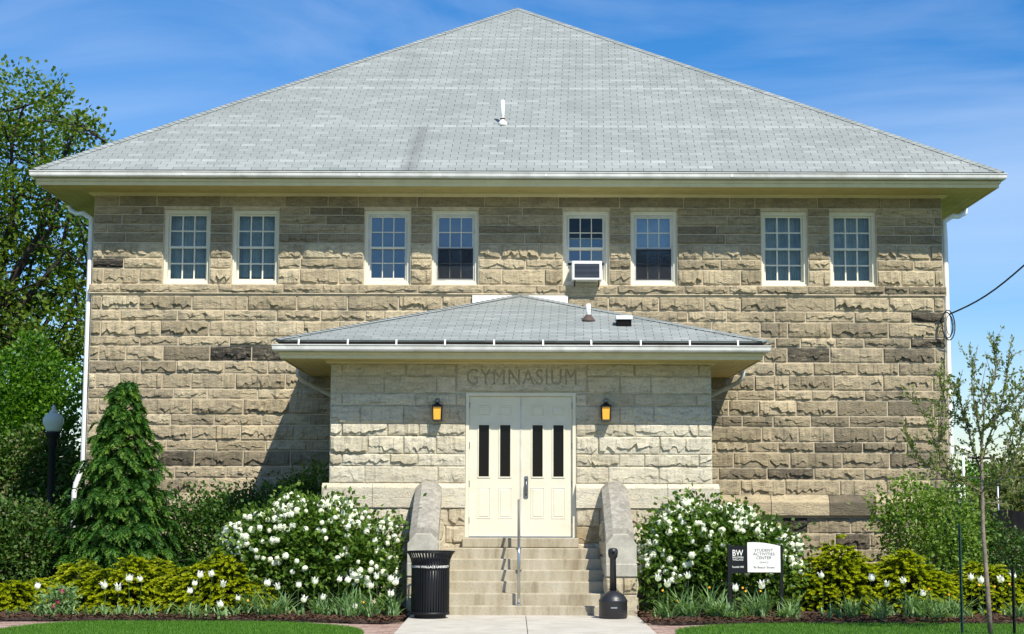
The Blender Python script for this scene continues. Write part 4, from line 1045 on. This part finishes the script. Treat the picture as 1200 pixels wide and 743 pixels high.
def shrub(name, label, base, blobs, seed, mat, nclump, per, sig, ll, lw, inner=3000, group=None, cat='shrub', stems=14, stem_r=.014, tmean=.5):
    rn = np.random.default_rng(seed); r = random.Random(seed); o = empty(name, base); tag(o, label, cat, group)
    P, D, ct = clump_leaves(rn, blobs, nclump, per, sig)
    if inner:
        P2, D2, c2 = clump_leaves(rn, blobs, inner//6, 6, sig*1.5, shell=.2); P = np.concatenate([P, P2]); D = np.concatenate([D, D2]); ct = np.concatenate([ct, c2])
    keep = P[:, 2] > .02; P, D, ct = P[keep], D[keep], ct[keep]; n = len(P)
    leaves('foliage', P, D, rn.uniform(.7, 1.25, n)*ll, lw*rn.uniform(.8, 1.2, n), np.clip(rn.normal(tmean, .2, n)+ct, 0, 1), mat, o, r=rn)
    mb = MB()
    for k in range(stems):
        b0 = blobs[r.randrange(len(blobs))]; e = Vector(b0[0])+Vector([r.uniform(-.7, .7)*x for x in b0[1]]); s = Vector((e.x*.25, e.y*.25, 0))
        mid = s.lerp(e, .5)+Vector((r.gauss(0, .06), r.gauss(0, .06), .05)); mb.tube([s, mid, e], [stem_r, stem_r*.8, stem_r*.4], 5, False)
    if stems: mb.build('stems', 'dark_bark', o)
    return o

# conifer with drooping sprays
def conifer():
    Y = -2.6; c_ = at(142, 600, Y); H_ = at(148, 452, Y).z; RM = 1.42
    o = empty('weeping_conifer', (c_.x, Y, 0)); tag(o, 'dark green conifer with drooping feathery sprays beside the lamp post', 'conifer')
    rn = np.random.default_rng(4); r = random.Random(4)
    MB().tube([(0, 0, 0), (.03, 0, H_*.4), (-.03, .02, H_*.8), (.05, 0, H_*.97)], [.11, .08, .03, .008], 8).build('trunk', 'dark_bark', o)
    Ps, Ds, Ts, Ls = [], [], [], []; bm_ = MB()
    nb = 250
    for k in range(nb):
        t = (k+.5)/nb; t = t**1.08*.985; z = .10+t*(H_-.10); th = k*2.39996+r.gauss(0, .25)
        R0 = (RM*(1-t)**.9)*r.uniform(.6, 1.08)+.04; oc, os_ = math.cos(th), math.sin(th); outv = np.array([oc, os_, 0.0]); side0 = np.array([-os_, oc, 0.0])
        rise = R0*r.uniform(.05, .30)+(.12 if t > .9 else 0)
        bm_.tube([(0, 0, max(.05, z-.05)), (oc*R0*.5, os_*R0*.5, z+rise*.7), (oc*R0, os_*R0, z+rise)], [.016, .010, .004], 5, False)
        nf = max(4, int(5+11*(1-t)))
        bt = r.gauss(0, .10)
        for q in range(nf):
            u_ = 1-.62*(q/nf)**.8; lat = r.gauss(0, .20)*(.4+R0); s0 = outv*R0*u_+side0*lat*(1.1-u_*.6)+np.array([0, 0, z+rise*(.3+.7*u_)+r.gauss(0, .025)])
            fd = outv*r.uniform(.5, 1.0)+side0*(lat*1.2+r.gauss(0, .35)); fd = fd/np.linalg.norm(fd)
            ln = r.uniform(.20, .42)*(.6+.4*(1-t)); m_ = 13; s = np.linspace(0, 1, m_)[:, None]
            C = s0+fd*s*ln*.75+np.array([0, 0, 1.0])*(r.uniform(.05, .3)*s-r.uniform(.6, 1.05)*s**2)*ln
            tang = unit(np.gradient(C, axis=0)); sd_ = np.array([-fd[1], fd[0], r.uniform(-.4, .4)])
            for sg_ in (-1, -.6, .6, 1):
                w = np.sin(np.pi*np.clip(.22+.78*s, 0, 1))*(.7+.5*rn.random((m_, 1)))+.15
                D = tang*.9+sd_*sg_*.95+np.array([0, 0, -.25])*s+rn.normal(0, .12, (m_, 3))
                Ps.append(C+rn.normal(0, .006, (m_, 3))); Ds.append(D); Ls.append((.105*w).ravel()); Ts.append(.12+.62*s.ravel()**1.4+bt+r.gauss(0, .07)+rn.normal(0, .08, m_))
    bm_.build('branches', 'dark_bark', o)
    P, D, Lg, T = map(np.concatenate, (Ps, Ds, Ls, Ts))
    leaves('foliage', P, D, Lg, .0125, np.clip(T, 0, 1), 'conifer_spray', o, flop=.5, r=rn)
conifer()
# spreading golden juniper
def juniper(label, x0, x1, Y, hpx, depth, seed, group='golden junipers in the beds'):
    a, b_ = at(x0, 680, Y).x, at(x1, 680, Y).x; hgt = at((x0+x1)/2, hpx, Y).z
    o = empty('golden_juniper', ((a+b_)/2, Y, 0)); tag(o, label, 'shrub', group); rn = np.random.default_rng(seed); r = random.Random(seed); hw = (b_-a)/2
    Ps, Ds, Ts, Ls = [], [], [], []; mbs = MB()
    for k in range(int(2300*hw*depth)):
        u, v = r.uniform(-1, 1), r.uniform(-1, 1)
        if u*u+v*v > 1: continue
        top = hgt*math.sqrt(max(0, 1-(u*u+v*v)**1.4))*(.80+.16*math.sin(u*hw*5.1+seed)+.13*math.sin(u*hw*11+v*7)+.06*math.sin(v*9))
        z0 = top*(1-.75*r.random()**1.7)*.93; s0 = np.array([u*hw*.94, v*depth*.94, max(.03, z0)])
        outv = np.array([u+.25*r.gauss(0, 1), v-.3+.25*r.gauss(0, 1), 0]); outv = outv/max(.2, np.linalg.norm(outv)); ln = r.uniform(.14, .27)
        m_ = 11; s = np.linspace(0, 1, m_)[:, None]; up = r.uniform(.08, .5)
        C = s0+outv*s*ln*.8+np.array([0, 0, 1.0])*(up*s-.25*s**2)*ln; tang = unit(np.gradient(C, axis=0)); side = np.array([-outv[1], outv[0], .3*r.gauss(0, 1)])
        if k % 3 == 0: mbs.tube([(s0[0]*.6, s0[1]*.6, .05), tuple(s0)], [.012, .004], 4, False)
        for sg_ in (-1, -.5, .5, 1):
            D = tang+side*sg_*.75+np.array([0, 0, .25])+rn.normal(0, .2, (m_, 3)); Ps.append(C); Ds.append(D); Ls.append((.075*(1-.5*s.ravel())*(.7+.6*rn.random(m_)))); Ts.append(.14+.62*s.ravel()+r.gauss(0, .15)+rn.normal(0, .08, m_))
    mbs.build('branches', 'dark_bark', o)
    P, D, Lg, T = map(np.concatenate, (Ps, Ds, Ls, Ts)); keep = P[:, 2] > .03
    leaves('foliage', P[keep], D[keep], Lg[keep], .017, np.clip(T[keep], 0, 1), 'juniper_spray', o, flop=.7, r=rn)
juniper('broad golden juniper spreading at the foot of the dark conifer', 52, 232, -4.75, 648, .85, 31)
juniper('golden juniper between the conifer and the white flowering shrub', 170, 330, -4.9, 646, .8, 32)
juniper('low golden juniper by the hedge at the end of the bed', -60, 60, -5.0, 672, .6, 36)
juniper('broad golden juniper behind the small sign', 905, 1060, -4.3, 636, .85, 33)
juniper('golden juniper at the foot of the corner shrub', 1010, 1125, -4.6, 644, .75, 34)
juniper('low golden juniper behind the staked young tree', 1105, 1235, -4.5, 657, .7, 35)

# white flowering shrubs
def flower_mesh(seed):
    r = np.random.default_rng(seed); n = 46; u = unit(r.normal(size=(n, 3))); c_ = u*.046*(1+.08*r.normal(size=(n, 1)))
    V = []; Q = []; T = []
    for i in range(n):
        a = np.cross(u[i], r.normal(size=3)); a /= np.linalg.norm(a); b2 = np.cross(u[i], a); s = .019*(1+.2*r.normal())
        tl = u[i]*.004
        V += [c_[i]+a*s+tl, c_[i]+b2*s-tl, c_[i]-a*s+tl, c_[i]-b2*s-tl]; Q.append((4*i, 4*i+1, 4*i+2, 4*i+3)); T += [r.random()]*4
    n0 = len(V); nu, nv = 8, 5
    for a_ in range(nv+1):
        for b2 in range(nu):
            th = math.pi*a_/nv; ph_ = 2*math.pi*b2/nu; V.append(np.array([math.sin(th)*math.cos(ph_), math.sin(th)*math.sin(ph_), math.cos(th)])*.044); T.append(1.0)
    Q += [(n0+a_*nu+b2, n0+(a_+1)*nu+b2, n0+(a_+1)*nu+(b2+1) % nu, n0+a_*nu+(b2+1) % nu) for a_ in range(nv) for b2 in range(nu)]
    return np_mesh('flower_head', np.array(V), np.array(Q), np.array(T))
FM = [flower_mesh(s) for s in range(4)]
for m_ in FM: m_.materials.append(MATS['white_petal'])
def viburnum(label, cx, Y, blobs, seed, nfl):
    c_ = at(cx, 650, Y); o = shrub('flowering_shrub', label, (c_.x, Y, 0), blobs, seed, 'viburnum_leaf', 1050, 9, .10, .10, .034, inner=4200, group='white flowering shrubs by the steps', stems=26, tmean=.45)
    rn = np.random.default_rng(seed+1); placed = []; tries = 0
    while len(placed) < nfl and tries < 9000:
        tries += 1
        b = blobs[rn.integers(len(blobs))]; u = unit(rn.normal(size=(1, 3)))[0]
        if u[1] > .3 or u[2] < -.35: continue
        p = np.array(b[0])+u*np.array(b[1])*rn.uniform(.97, 1.1)
        if p[2] < .35 or any(((p-np.array(q[0]))/np.array(q[1]))@((p-np.array(q[0]))/np.array(q[1])) < .75 for q in blobs): continue
        if rn.random() < .35*max(0, (1.0-p[2])): continue
        if rn.random() > .5+.62*math.sin(p[0]*5.2+seed)*math.sin(p[2]*6.1+p[1]*4)+.35*(p[2]-1.1): continue
        if any(np.linalg.norm(p-q) < .07 for q in placed): continue
        placed.append(p); f = link('flower_head', FM[len(placed) % 4], None, o, p); s = rn.uniform(.7, 1.35); f.scale = (s, s, s*.9); f.rotation_euler = tuple(rn.uniform(0, 6, 3))
viburnum('rounded shrub full of white flower balls beside the trash can', 366, -4.5,
         [((0, 0, .95), (1.15, .8, .78)), ((-.75, -.1, 1.05), (.62, .6, .62)), ((.6, .1, 1.0), (.72, .65, .68)), ((-.1, .05, 1.35), (.8, .6, .48)), ((.95, -.2, .65), (.45, .45, .5)), ((-1.0, -.2, .6), (.45, .45, .45)), ((-.35, 0, 1.72), (.25, .25, .22)), ((.42, 0, 1.62), (.28, .25, .25)), ((1.25, 0, 1.25), (.2, .25, .28)), ((-1.3, 0, 1.2), (.2, .25, .25))], 41, 260)
viburnum('rounded shrub full of white flower balls behind the small sign', 842, -4.5,
         [((0, 0, .9), (1.05, .75, .75)), ((-.6, 0, 1.05), (.65, .6, .62)), ((.5, .1, .95), (.68, .6, .62)), ((-.15, .05, 1.3), (.7, .55, .45)), ((-.95, -.2, .6), (.4, .45, .45)), ((.95, -.1, .65), (.4, .4, .42)), ((-.55, 0, 1.68), (.26, .25, .2)), ((.3, 0, 1.6), (.3, .25, .2)), ((1.1, 0, 1.15), (.25, .25, .25)), ((-1.15, 0, 1.1), (.2, .2, .3))], 43, 220)
# dark foundation shrubs
c_ = at(275, 600, -1.7)
shrub('yew_shrub', 'dark leafy shrub against the stone wall beside the conifer', (c_.x, -1.9, 0), [((0, 0, .95), (1.2, .7, .95)), ((-.6, 0, 1.3), (.6, .5, .75)), ((.7, .1, 1.4), (.7, .5, .75)), ((1.1, .2, 1.65), (.4, .35, .55)), ((.1, 0, 1.6), (.4, .4, .4))], 51, 'yew_leaf', 1300, 9, .10, .08, .026, 4500, group='dark shrubs along the wall')
c_ = at(372, 600, -1.6)
shrub('yew_shrub', 'loose shoots of a dark shrub in the shadow of the porch', (c_.x, -1.7, 0), [((0, 0, .9), (.6, .5, .9)), ((-.25, -.1, 1.8), (.25, .25, .6)), ((.26, -.2, 1.85), (.18, .2, .55)), ((-.5, 0, 1.45), (.35, .3, .6)), ((0, -.1, 2.2), (.14, .14, .35))], 52, 'viburnum_leaf', 560, 8, .09, .075, .024, 1500, group='dark shrubs along the wall')
c_ = at(1088, 600, -2.6)
shrub('corner_shrub', 'upright leafy green shrub at the corner downspout', (c_.x, -2.6, 0), [((0, 0, 1.2), (.85, .65, .85)), ((-.35, -.1, 1.65), (.5, .45, .6)), ((.45, 0, 1.5), (.5, .45, .62)), ((.1, .1, .6), (.8, .6, .6)), ((-.75, 0, 1.7), (.25, .25, .3))], 53, 'viburnum_leaf', 700, 8, .10, .085, .028, 1100, tmean=.75)
c_ = at(1165, 640, -1.0)
shrub('corner_shrub', 'dark low shrub between the corner and the black fence', (c_.x, -.5, 0), [((0, 0, .7), (.9, .6, .75)), ((-.4, 0, 1.3), (.45, .4, .5))], 54, 'hedge_leaf', 700, 8, .1, .08, .026, 2000)
# hedge and trees on the lamp side
shrub('hedge_bush', 'dense dark leafy hedge at the end of the bed below the lamp', (at(15, 640, -2.6).x-.25, -2.6, 0), [((0, 0, .85), (1.1, .8, .95)), ((-.7, 0, 1.1), (1.0, .8, .95)), ((.45, .2, .95), (.75, .7, .8)), ((-1.6, 0, 1.0), (1, .8, 1))], 61, 'hedge_leaf', 1900, 9, .10, .085, .030, 9000, stems=20)
shrub('hedge_bush', 'tall loose hedge standing behind the lamp post', (at(45, 560, 7.2).x-.4, 7.0, 0), [((0, 0, 1.5), (1.15, .7, 1.5)), ((-1.0, 0, 1.8), (1.0, .8, 1.7)), ((.3, .2, 2.6), (.85, .7, 1.0)), ((-1.9, 0, 2.0), (.9, .8, 1.6)), ((.9, .1, 1.4), (.8, .6, 1.3))], 62, 'hedge_leaf', 1900, 10, .13, .11, .038, 5000, stems=20, tmean=.62)
leafy_tree('maple_tree', 'bright green leafy tree between the lamp post and the building', (at(38, 500, 8).x-.2, 8.2, 0), 1.6, .10, 71, 'maple_leaf', 'dark_bark',
           [((0, 0, 3.2), (1.25, 1.1, 1.7)), ((-.7, 0, 4.1), (1.1, 1.0, 1.3)), ((.55, 0, 4.3), (.75, .8, 1.1)), ((.1, 0, 5.2), (.55, .5, .7)), ((-1.6, 0, 3.2), (1.0, 1.0, 1.9)), ((.5, -.2, 2.2), (1.1, .9, 1.1))], 1500, 10, .14, .13, .045, depth=3)
# big oak behind
oak_b = []
ro = random.Random(8)
for px, py, rr in ((15, 120, 1.2), (60, 140, 1.15), (92, 150, .6), (30, 190, 1.4), (85, 205, .9), (0, 250, 1.6), (60, 270, 1.2), (98, 268, .7), (20, 330, 1.5), (80, 335, 1.0), (-30, 150, 1.5), (-60, 250, 2), (70, 390, 1.2), (20, 420, 1.3), (95, 390, .7), (100, 430, .7), (118, 168, .35), (104, 320, .6), (-40, 380, 1.8)):
    q = at(px, py, 14+ro.uniform(-1.5, 1.5)); oak_b.append(((q.x+15.5, q.y-14, q.z), (rr*.95, rr, rr*.72)))
leafy_tree('oak_tree', 'tall open oak with dark spreading branches and yellow green leaves', (-15.5, 14, 0), 2.7, .30, 72, 'oak_leaf', 'dark_bark', oak_b, 1250, 12, .19, .15, .055, limbs=oak_b, depth=4, d0=(.03, 0, 1), spread=.72, tips_n=9, tsig=.13)
# far trees low on both sides
far = [(1135, 548, 60, 2.6), (1160, 566, 66, 3), (1195, 545, 70, 3.6), (1225, 520, 62, 4.2), (1120, 575, 80, 3), (1180, 575, 52, 2.4), (1210, 565, 45, 2.6)]
for k, (px, py, Y, rr) in enumerate(far):
    tp_ = at(px, py, Y); h = tp_.z
    lab = ['rounded dark tree beyond the corner shrub', 'olive tree beyond the black fence', 'olive tree with a broad crown beyond the fence posts', 'tall olive tree at the end of the black fence', 'small dark tree seen past the corner downspout', 'low olive tree right behind the fence posts', 'leafy tree overhanging the black fence'][k]
    leafy_tree('distant_tree', lab, (tp_.x, Y, 0), h*.4, .16, 80+k, 'far_leaf' if k not in (0, 4) else 'maple_leaf', 'dark_bark', [((0, 0, h*.62), (rr*.85, rr*.85, h*.38)), ((rr*.5, 0, h*.5), (rr*.6, rr*.6, h*.3)), ((-rr*.5, 0, h*.5), (rr*.6, rr*.6, h*.3))], 420, 10, .28, .26, .10, depth=2, group='trees beyond the fence')
# black screened fence with chain link posts
fy = 8.0; fx0 = at(1163, 600, fy).x; fh = at(1180, 599, fy).z
fn = empty('screened_fence', (fx0, fy, 0)); tag(fn, 'chain link fence hung with black screening behind the corner shrub', 'fence')
V = []; n = 60
for i in range(n+1):
    x = i*.1; y = .03*math.sin(i*.8)+.015*math.sin(i*2.3); V += [(x, y, .05), (x, y+.01, fh+.03*math.sin(i*.5))]
link('screen', np_mesh('screen', np.array(V), np.array([(2*i, 2*i+2, 2*i+3, 2*i+1) for i in range(n)])), 'fence_screen', fn)
ph = at(1171, 557, fy).z
for x in (-.95, .17, 1.3, 2.6, 4.0, 5.4): MB().tube([(x, .08, 0), (x, .08, ph)], .035, 8).build('post', 'dull_metal', fn, True)
MB().tube([(-.95, .08, ph-.05), (5.4, .08, ph-.05)], .022, 6).build('top_rail', 'dull_metal', fn, True)
# stadium light far off
sy_ = 45; q = at(1128.5, 530, sy_); sl_ = empty('floodlight_mast', (q.x, sy_, 0)); tag(sl_, 'pale floodlight mast far beyond the corner of the building', 'floodlight')
MB().tube([(0, 0, 0), (0, 0, q.z)], .06, 8).build('mast', 'white_paint', sl_, True); MB().bevbox(-.38, .38, -.15, .15, q.z-.05, q.z+.25, .03).build('lamp_head', 'white_paint', sl_)

# staked young tree
def young_tree():
    Y = -8.75; b0 = at(1161, 748, Y); o = empty('young_tree', (b0.x, Y, 0)); tag(o, 'slender young tree with sparse new leaves, staked in the lawn', 'tree')
    r = random.Random(12); rn = np.random.default_rng(12)
    L3 = lambda px, py, dy=0: at(px, py, Y+dy)-Vector((b0.x, Y, 0))
    mb = MB(); mb.tube([(0, 0, 0), L3(1158, 700), L3(1152, 620), L3(1151, 565), L3(1150, 530), L3(1153, 490), L3(1150, 455), L3(1156, 425)], [.040, .034, .029, .024, .019, .013, .008, .003], 8)
    branches = [[(1151, 577), (1133, 567, -.1), (1115, 553, -.2), (1098, 525, -.25), (1086, 495, -.3), (1075, 470, -.3)],
                [(1152, 574), (1172, 562, -.1), (1188, 545, -.15), (1196, 515, -.2), (1203, 480, -.2)],
                [(1151, 555), (1141, 530, .1), (1134, 500, .15), (1125, 470, .2), (1117, 448, .2)],
                [(1150, 540), (1158, 515, .1), (1172, 480, .2), (1180, 445, .2), (1182, 415, .2)],
                [(1152, 505), (1166, 490, -.15), (1185, 470, -.3), (1205, 452, -.4)],
                [(1151, 520), (1145, 490, -.1), (1139, 455, -.15), (1140, 420, -.1)],
                [(1152, 475), (1163, 450, .1), (1168, 425, .1), (1164, 405, .1)],
                [(1151, 590), (1172, 588, .15), (1185, 580, .2), (1206, 560, .3)],
                [(1150, 560), (1170, 557, .3), (1190, 548, .5)],
                [(1133, 567, -.1), (1110, 562, .1), (1092, 548, .2), (1074, 535, .2), (1064, 512, .2)],
                [(1098, 525, -.25), (1105, 500, -.2), (1108, 470, -.1), (1100, 440, 0)],
                [(1188, 545, -.15), (1180, 520, 0), (1192, 495, .1), (1190, 460, .1)],
                [(1139, 500, .1), (1126, 490, .2), (1112, 485, .3)]]
    tw = []
    for br in branches:
        pts = [L3(*p) for p in br]; k = len(pts); mb.tube(pts, [.016*(1-.75*i/(k-1)) for i in range(k)], 6)
        for i in range(1, k):
            for j in range(6):
                s = pts[i-1].lerp(pts[i], r.random()); d = (pts[i]-pts[i-1]).normalized(); d = (d+Vector((r.gauss(0, .7), r.gauss(0, .7), r.gauss(0, .5)+.2))).normalized(); e = s+d*r.uniform(.15, .46)
                mb.tube([s, s.lerp(e, .5)+Vector((0, 0, .01)), e], [.005, .004, .0025], 4, False); tw.append((s, e))
        for i in range(k-1): tw.append((pts[i], pts[i+1]))
    mb.build('trunk', 'bark', o, True)
    A = np.array([a[:] for a, b in tw]); B = np.array([b[:] for a, b in tw]); kk = 20
    idx = np.repeat(np.arange(len(tw)), kk); u = rn.random((len(idx), 1)); P = A[idx]*(1-u)+B[idx]*u+rn.normal(0, .012, (len(idx), 3)); D = (B-A)[idx]/.3+rn.normal(0, .8, (len(idx), 3))+np.array([0, 0, .3]); n = len(P)
    leaves('crown', P, D, rn.uniform(.035, .07, n), rn.uniform(.011, .019, n), rn.random(n), 'young_leaf', o, r=rn)
    MB().tube([L3(1134, 536, -.02), L3(1163, 537, .02)], .018, 6).build('tie_strap', 'black_metal', o)
    return o
young_tree()
def stake(px, pt, mat, label, Y):
    b0 = at(px, 745, Y); zt_ = at(px, pt, Y).z; o = empty('tree_stake', (b0.x, Y, -.02)); tag(o, label, 'stake', None)
    MB().box(-.022, .022, -.003, .003, 0, zt_).box(-.003, .003, -.03, -.0032, 0, zt_).build('post', mat, o)
    for k in range(14): MB().box(-.008, .008, -.038, -.0305, .2+k*.1, .22+k*.1).build('stud', mat, o)
    return o
stake(1128, 612, 'green_stake', 'green steel stake on the trunk side toward the building', -8.6)
stake(1189, 664, 'black_metal', 'short black steel stake on the fence side of the young tree', -8.7)

# ------------------------------------------------------------------ bulbs in the beds
def strap_clump(seed, n=26, hgt=.42):
    r = random.Random(seed); V, Q, T = [], [], []
    for k in range(n):
        a = r.uniform(0, 6.283); bx, by = r.gauss(0, .05), r.gauss(0, .05); h = hgt*r.uniform(.6, 1.1); out_ = r.uniform(.05, .40)*hgt/.36; w = r.uniform(.008, .017); tv = min(1, max(0, r.gauss(.5, .22))); m_ = 5; n0 = len(V); curl = r.random()
        for i in range(m_+1):
            s = i/m_; rr = out_*s**1.6; zz = h*(s-.5*curl*s**2.5); ww = w*(1-.85*s**3)
            cx, cy = bx+math.cos(a)*rr, by+math.sin(a)*rr; V += [(cx-math.sin(a)*ww, cy+math.cos(a)*ww, zz), (cx+math.sin(a)*ww, cy-math.cos(a)*ww, zz)]; T += [tv]*2
        Q += [(n0+2*i, n0+2*i+1, n0+2*i+3, n0+2*i+2) for i in range(m_)]
    me = np_mesh('strap_clump', np.array(V), np.array(Q), np.array(T)); me.materials.append(MATS['strap_leaf']); return me
CL = [strap_clump(s, 18+3*s, .30+.05*s) for s in range(5)]; CS = [strap_clump(20+s, 9, .26) for s in range(3)]
def clump(px, Y, small, label, group):
    p = at(px, 700, Y); o = link('bulb_clump', (CS if small else CL)[rnd.randrange(3 if small else 5)], None, None, (p.x, Y, .05)); o.rotation_euler.z = rnd.uniform(0, 6.28); s = rnd.uniform(.8, 1.2); o.scale = (s, s, s*rnd.uniform(.85, 1.1)); tag(o, label, 'bulb foliage', group)
lab_l = 'clump of grey green strap leaves below the white flowering shrub near the trash can'; lab_r = 'clump of grey green strap leaves round the small sign'; lab_j = 'clump of grey green strap leaves before the golden junipers by the young tree'; lab_s = 'small splayed clump of bulb leaves before the golden juniper near the conifer'
for k in range(20): clump(rnd.uniform(288, 462), rnd.uniform(-6.45, -5.5), False, lab_l, 'bulb clumps near the trash can')
for k in range(24): clump(rnd.uniform(758, 935), rnd.uniform(-6.4, -5.75), False, lab_r, 'bulb clumps round the sign')
for k in range(26): clump(rnd.uniform(945, 1215) if k < 14 else rnd.uniform(1060, 1215), rnd.uniform(-6.4, -5.75), k % 4 == 0, lab_j, 'bulb clumps by the young tree')
for px in (18, 40, 50, 62, 82, 98, 110, 124, 138, 150, 165, 178, 200, 212, 226, 235, 250, 262, 276): clump(px+rnd.uniform(-3, 3), rnd.uniform(-6.45, -6.05), True, lab_s, 'small bulb clumps near the conifer')
# lily flowered white tulips
def tulip_bloom():
    V, Q, T = [], [], []
    for k in range(6):
        a = k*math.pi/3+.1*(k % 2); n0 = len(V); m_ = 5; ro_ = .006 if k % 2 else 0
        prof = [(.006, 0, .006), (.026+ro_, .018, .019), (.031+ro_, .042, .022), (.029+ro_, .066, .015), (.040+ro_, .086, .007), (.055+ro_, .096, .001)]
        for rr, z, w in prof: V += [(math.cos(a)*rr-math.sin(a)*w, math.sin(a)*rr+math.cos(a)*w, z), (math.cos(a)*rr+math.sin(a)*w, math.sin(a)*rr-math.cos(a)*w, z)]; T += [.5+.5*(z/.1)]*2
        Q += [(n0+2*i, n0+2*i+1, n0+2*i+3, n0+2*i+2) for i in range(5)]
    me = np_mesh('bloom', np.array(V), np.array(Q), np.array(T)); me.materials.append(MATS['white_petal']); return me
TB = tulip_bloom()
LV = []
for s in range(3):
    r = random.Random(60+s); V, Q, T = [], [], []
    for k in range(3):
        a = r.uniform(0, 6.28); n0 = len(V); h = r.uniform(.18, .28); oo = r.uniform(.08, .2)
        for i in range(6):
            q = i/5; w = .022*math.sin(math.pi*min(1, .15+q*.85)); rr = .01+oo*q**1.5; V += [(math.cos(a)*rr-math.sin(a)*w, math.sin(a)*rr+math.cos(a)*w, h*(q-.2*q**3)), (math.cos(a)*rr+math.sin(a)*w, math.sin(a)*rr-math.cos(a)*w, h*(q-.2*q**3))]; T += [r.random()]*2
        Q += [(n0+2*i, n0+2*i+1, n0+2*i+3, n0+2*i+2) for i in range(5)]
    me = np_mesh('leaves', np.array(V), np.array(Q), np.array(T)); me.materials.append(MATS['strap_leaf']); LV.append(me)
TUL = {('white lily shaped tulip before the golden juniper near the conifer', 'white tulips near the conifer'): [(43, 687.5), (124, 686.7), (138.6, 689.5), (151, 679), (166, 678.5), (233.6, 674.5), (248.7, 673), (227.5, 684), (222, 693), (261, 685)],
       ('white lily shaped tulip below the white flowering shrub near the trash can', 'white tulips near the trash can'): [(278.5, 701), (260, 709), (326, 688), (312, 684), (350, 686), (369, 682), (397, 679), (406, 680), (434, 687), (441, 676), (458, 679), (463, 683), (458, 697), (416, 711), (355, 703), (377, 700)],
       ('white lily shaped tulip near the small sign', 'white tulips near the sign'): [(771, 678), (807, 675), (782, 685), (893, 687), (862, 690)],
       ('white lily shaped tulip before the golden junipers by the young tree', 'white tulips by the young tree'): [(964, 674.5), (1020, 678), (1039, 684.6), (1060, 681), (1139, 677), (1151, 681), (1174, 680), (1189, 675), (1081, 696)]}
for (lab, grp), pl in TUL.items():
    for i, (px, py) in enumerate(pl):
        Y = -6.15+rnd.uniform(-.2, .2); p = at(px, py+3, Y); o = empty('tulip', (p.x+rnd.uniform(-.03, .03), Y, .05)); tag(o, lab, 'tulip', grp)
        h = max(.12, p.z-.05); dx = p.x-o.location.x
        MB().tube([(0, 0, 0), (dx*.2, .005, h*.5), (dx, 0, h)], [.006, .005, .004], 5, False).build('stem', 'strap_leaf', o)
        f = link('bloom', TB, None, o, (dx, 0, h)); f.rotation_euler = (rnd.uniform(-.35, .35), rnd.uniform(-.5, .5), rnd.uniform(0, 6)); s = rnd.uniform(1.0, 1.35); f.scale = (s, s, s)
        l = link('leaves', LV[i % 3], None, o); l.rotation_euler.z = rnd.uniform(0, 6)
# spent daffodils: little yellow trumpets among the straps
DF = MB().lathe([(.004, 0), (.016, .012), (.018, .03), (.012, .03)], 8).mesh('trumpet'); DF.materials.append(MATS['yellow_petal'])
for px, py in ((869, 689), (874, 693), (890, 694), (832, 689), (777, 693), (794, 705), (981, 697), (1089, 691), (1110, 697), (1147, 686), (1166, 688), (1182, 685), (290, 704), (425, 707), (1126, 694)):
    Y = -6.2; p = at(px, py, Y); o = empty('daffodil', (p.x, Y, .05)); h = p.z-.05
    nr = 'near the small sign' if 760 < px < 930 else ('by the young tree' if px > 930 else 'near the trash can'); tag(o, 'yellow daffodil trumpet among strap leaves '+nr, 'daffodil', 'daffodils '+nr)
    MB().tube([(0, 0, 0), (.01, 0, h*.6), (0, -.01, h)], .004, 5, False).build('stem', 'strap_leaf', o)
    f = link('trumpet', DF, None, o, (0, -.01, h)); f.rotation_euler = (rnd.uniform(.8, 1.5), 0, rnd.uniform(-1, 1))
# pink flowers of a small leafy perennial
p = at(66, 712, -6.0); o = shrub('perennial', 'small leafy perennial with pink blooms by the hedge end of the bed', (p.x, -6.0, .04), [((0, 0, .22), (.26, .2, .2)), ((.12, 0, .32), (.18, .15, .14))], 95, 'strap_leaf', 60, 7, .04, .07, .022, 150, cat='flower', stems=6, stem_r=.005)
for px, py in ((73, 696), (67, 708), (63, 714)):
    q = at(px, py, -6.15)-Vector((p.x, -6.0, .04)); f = link('bloom', TB.copy(), None, o, q); f.data.materials.clear(); f.data.materials.append(MATS['pink_petal']); f.scale = (.8,)*3

# ------------------------------------------------------------------ render settings
scene.render.engine = 'CYCLES'
scene.cycles.max_bounces = 6; scene.cycles.transparent_max_bounces = 12; scene.cycles.sample_clamp_indirect = 4
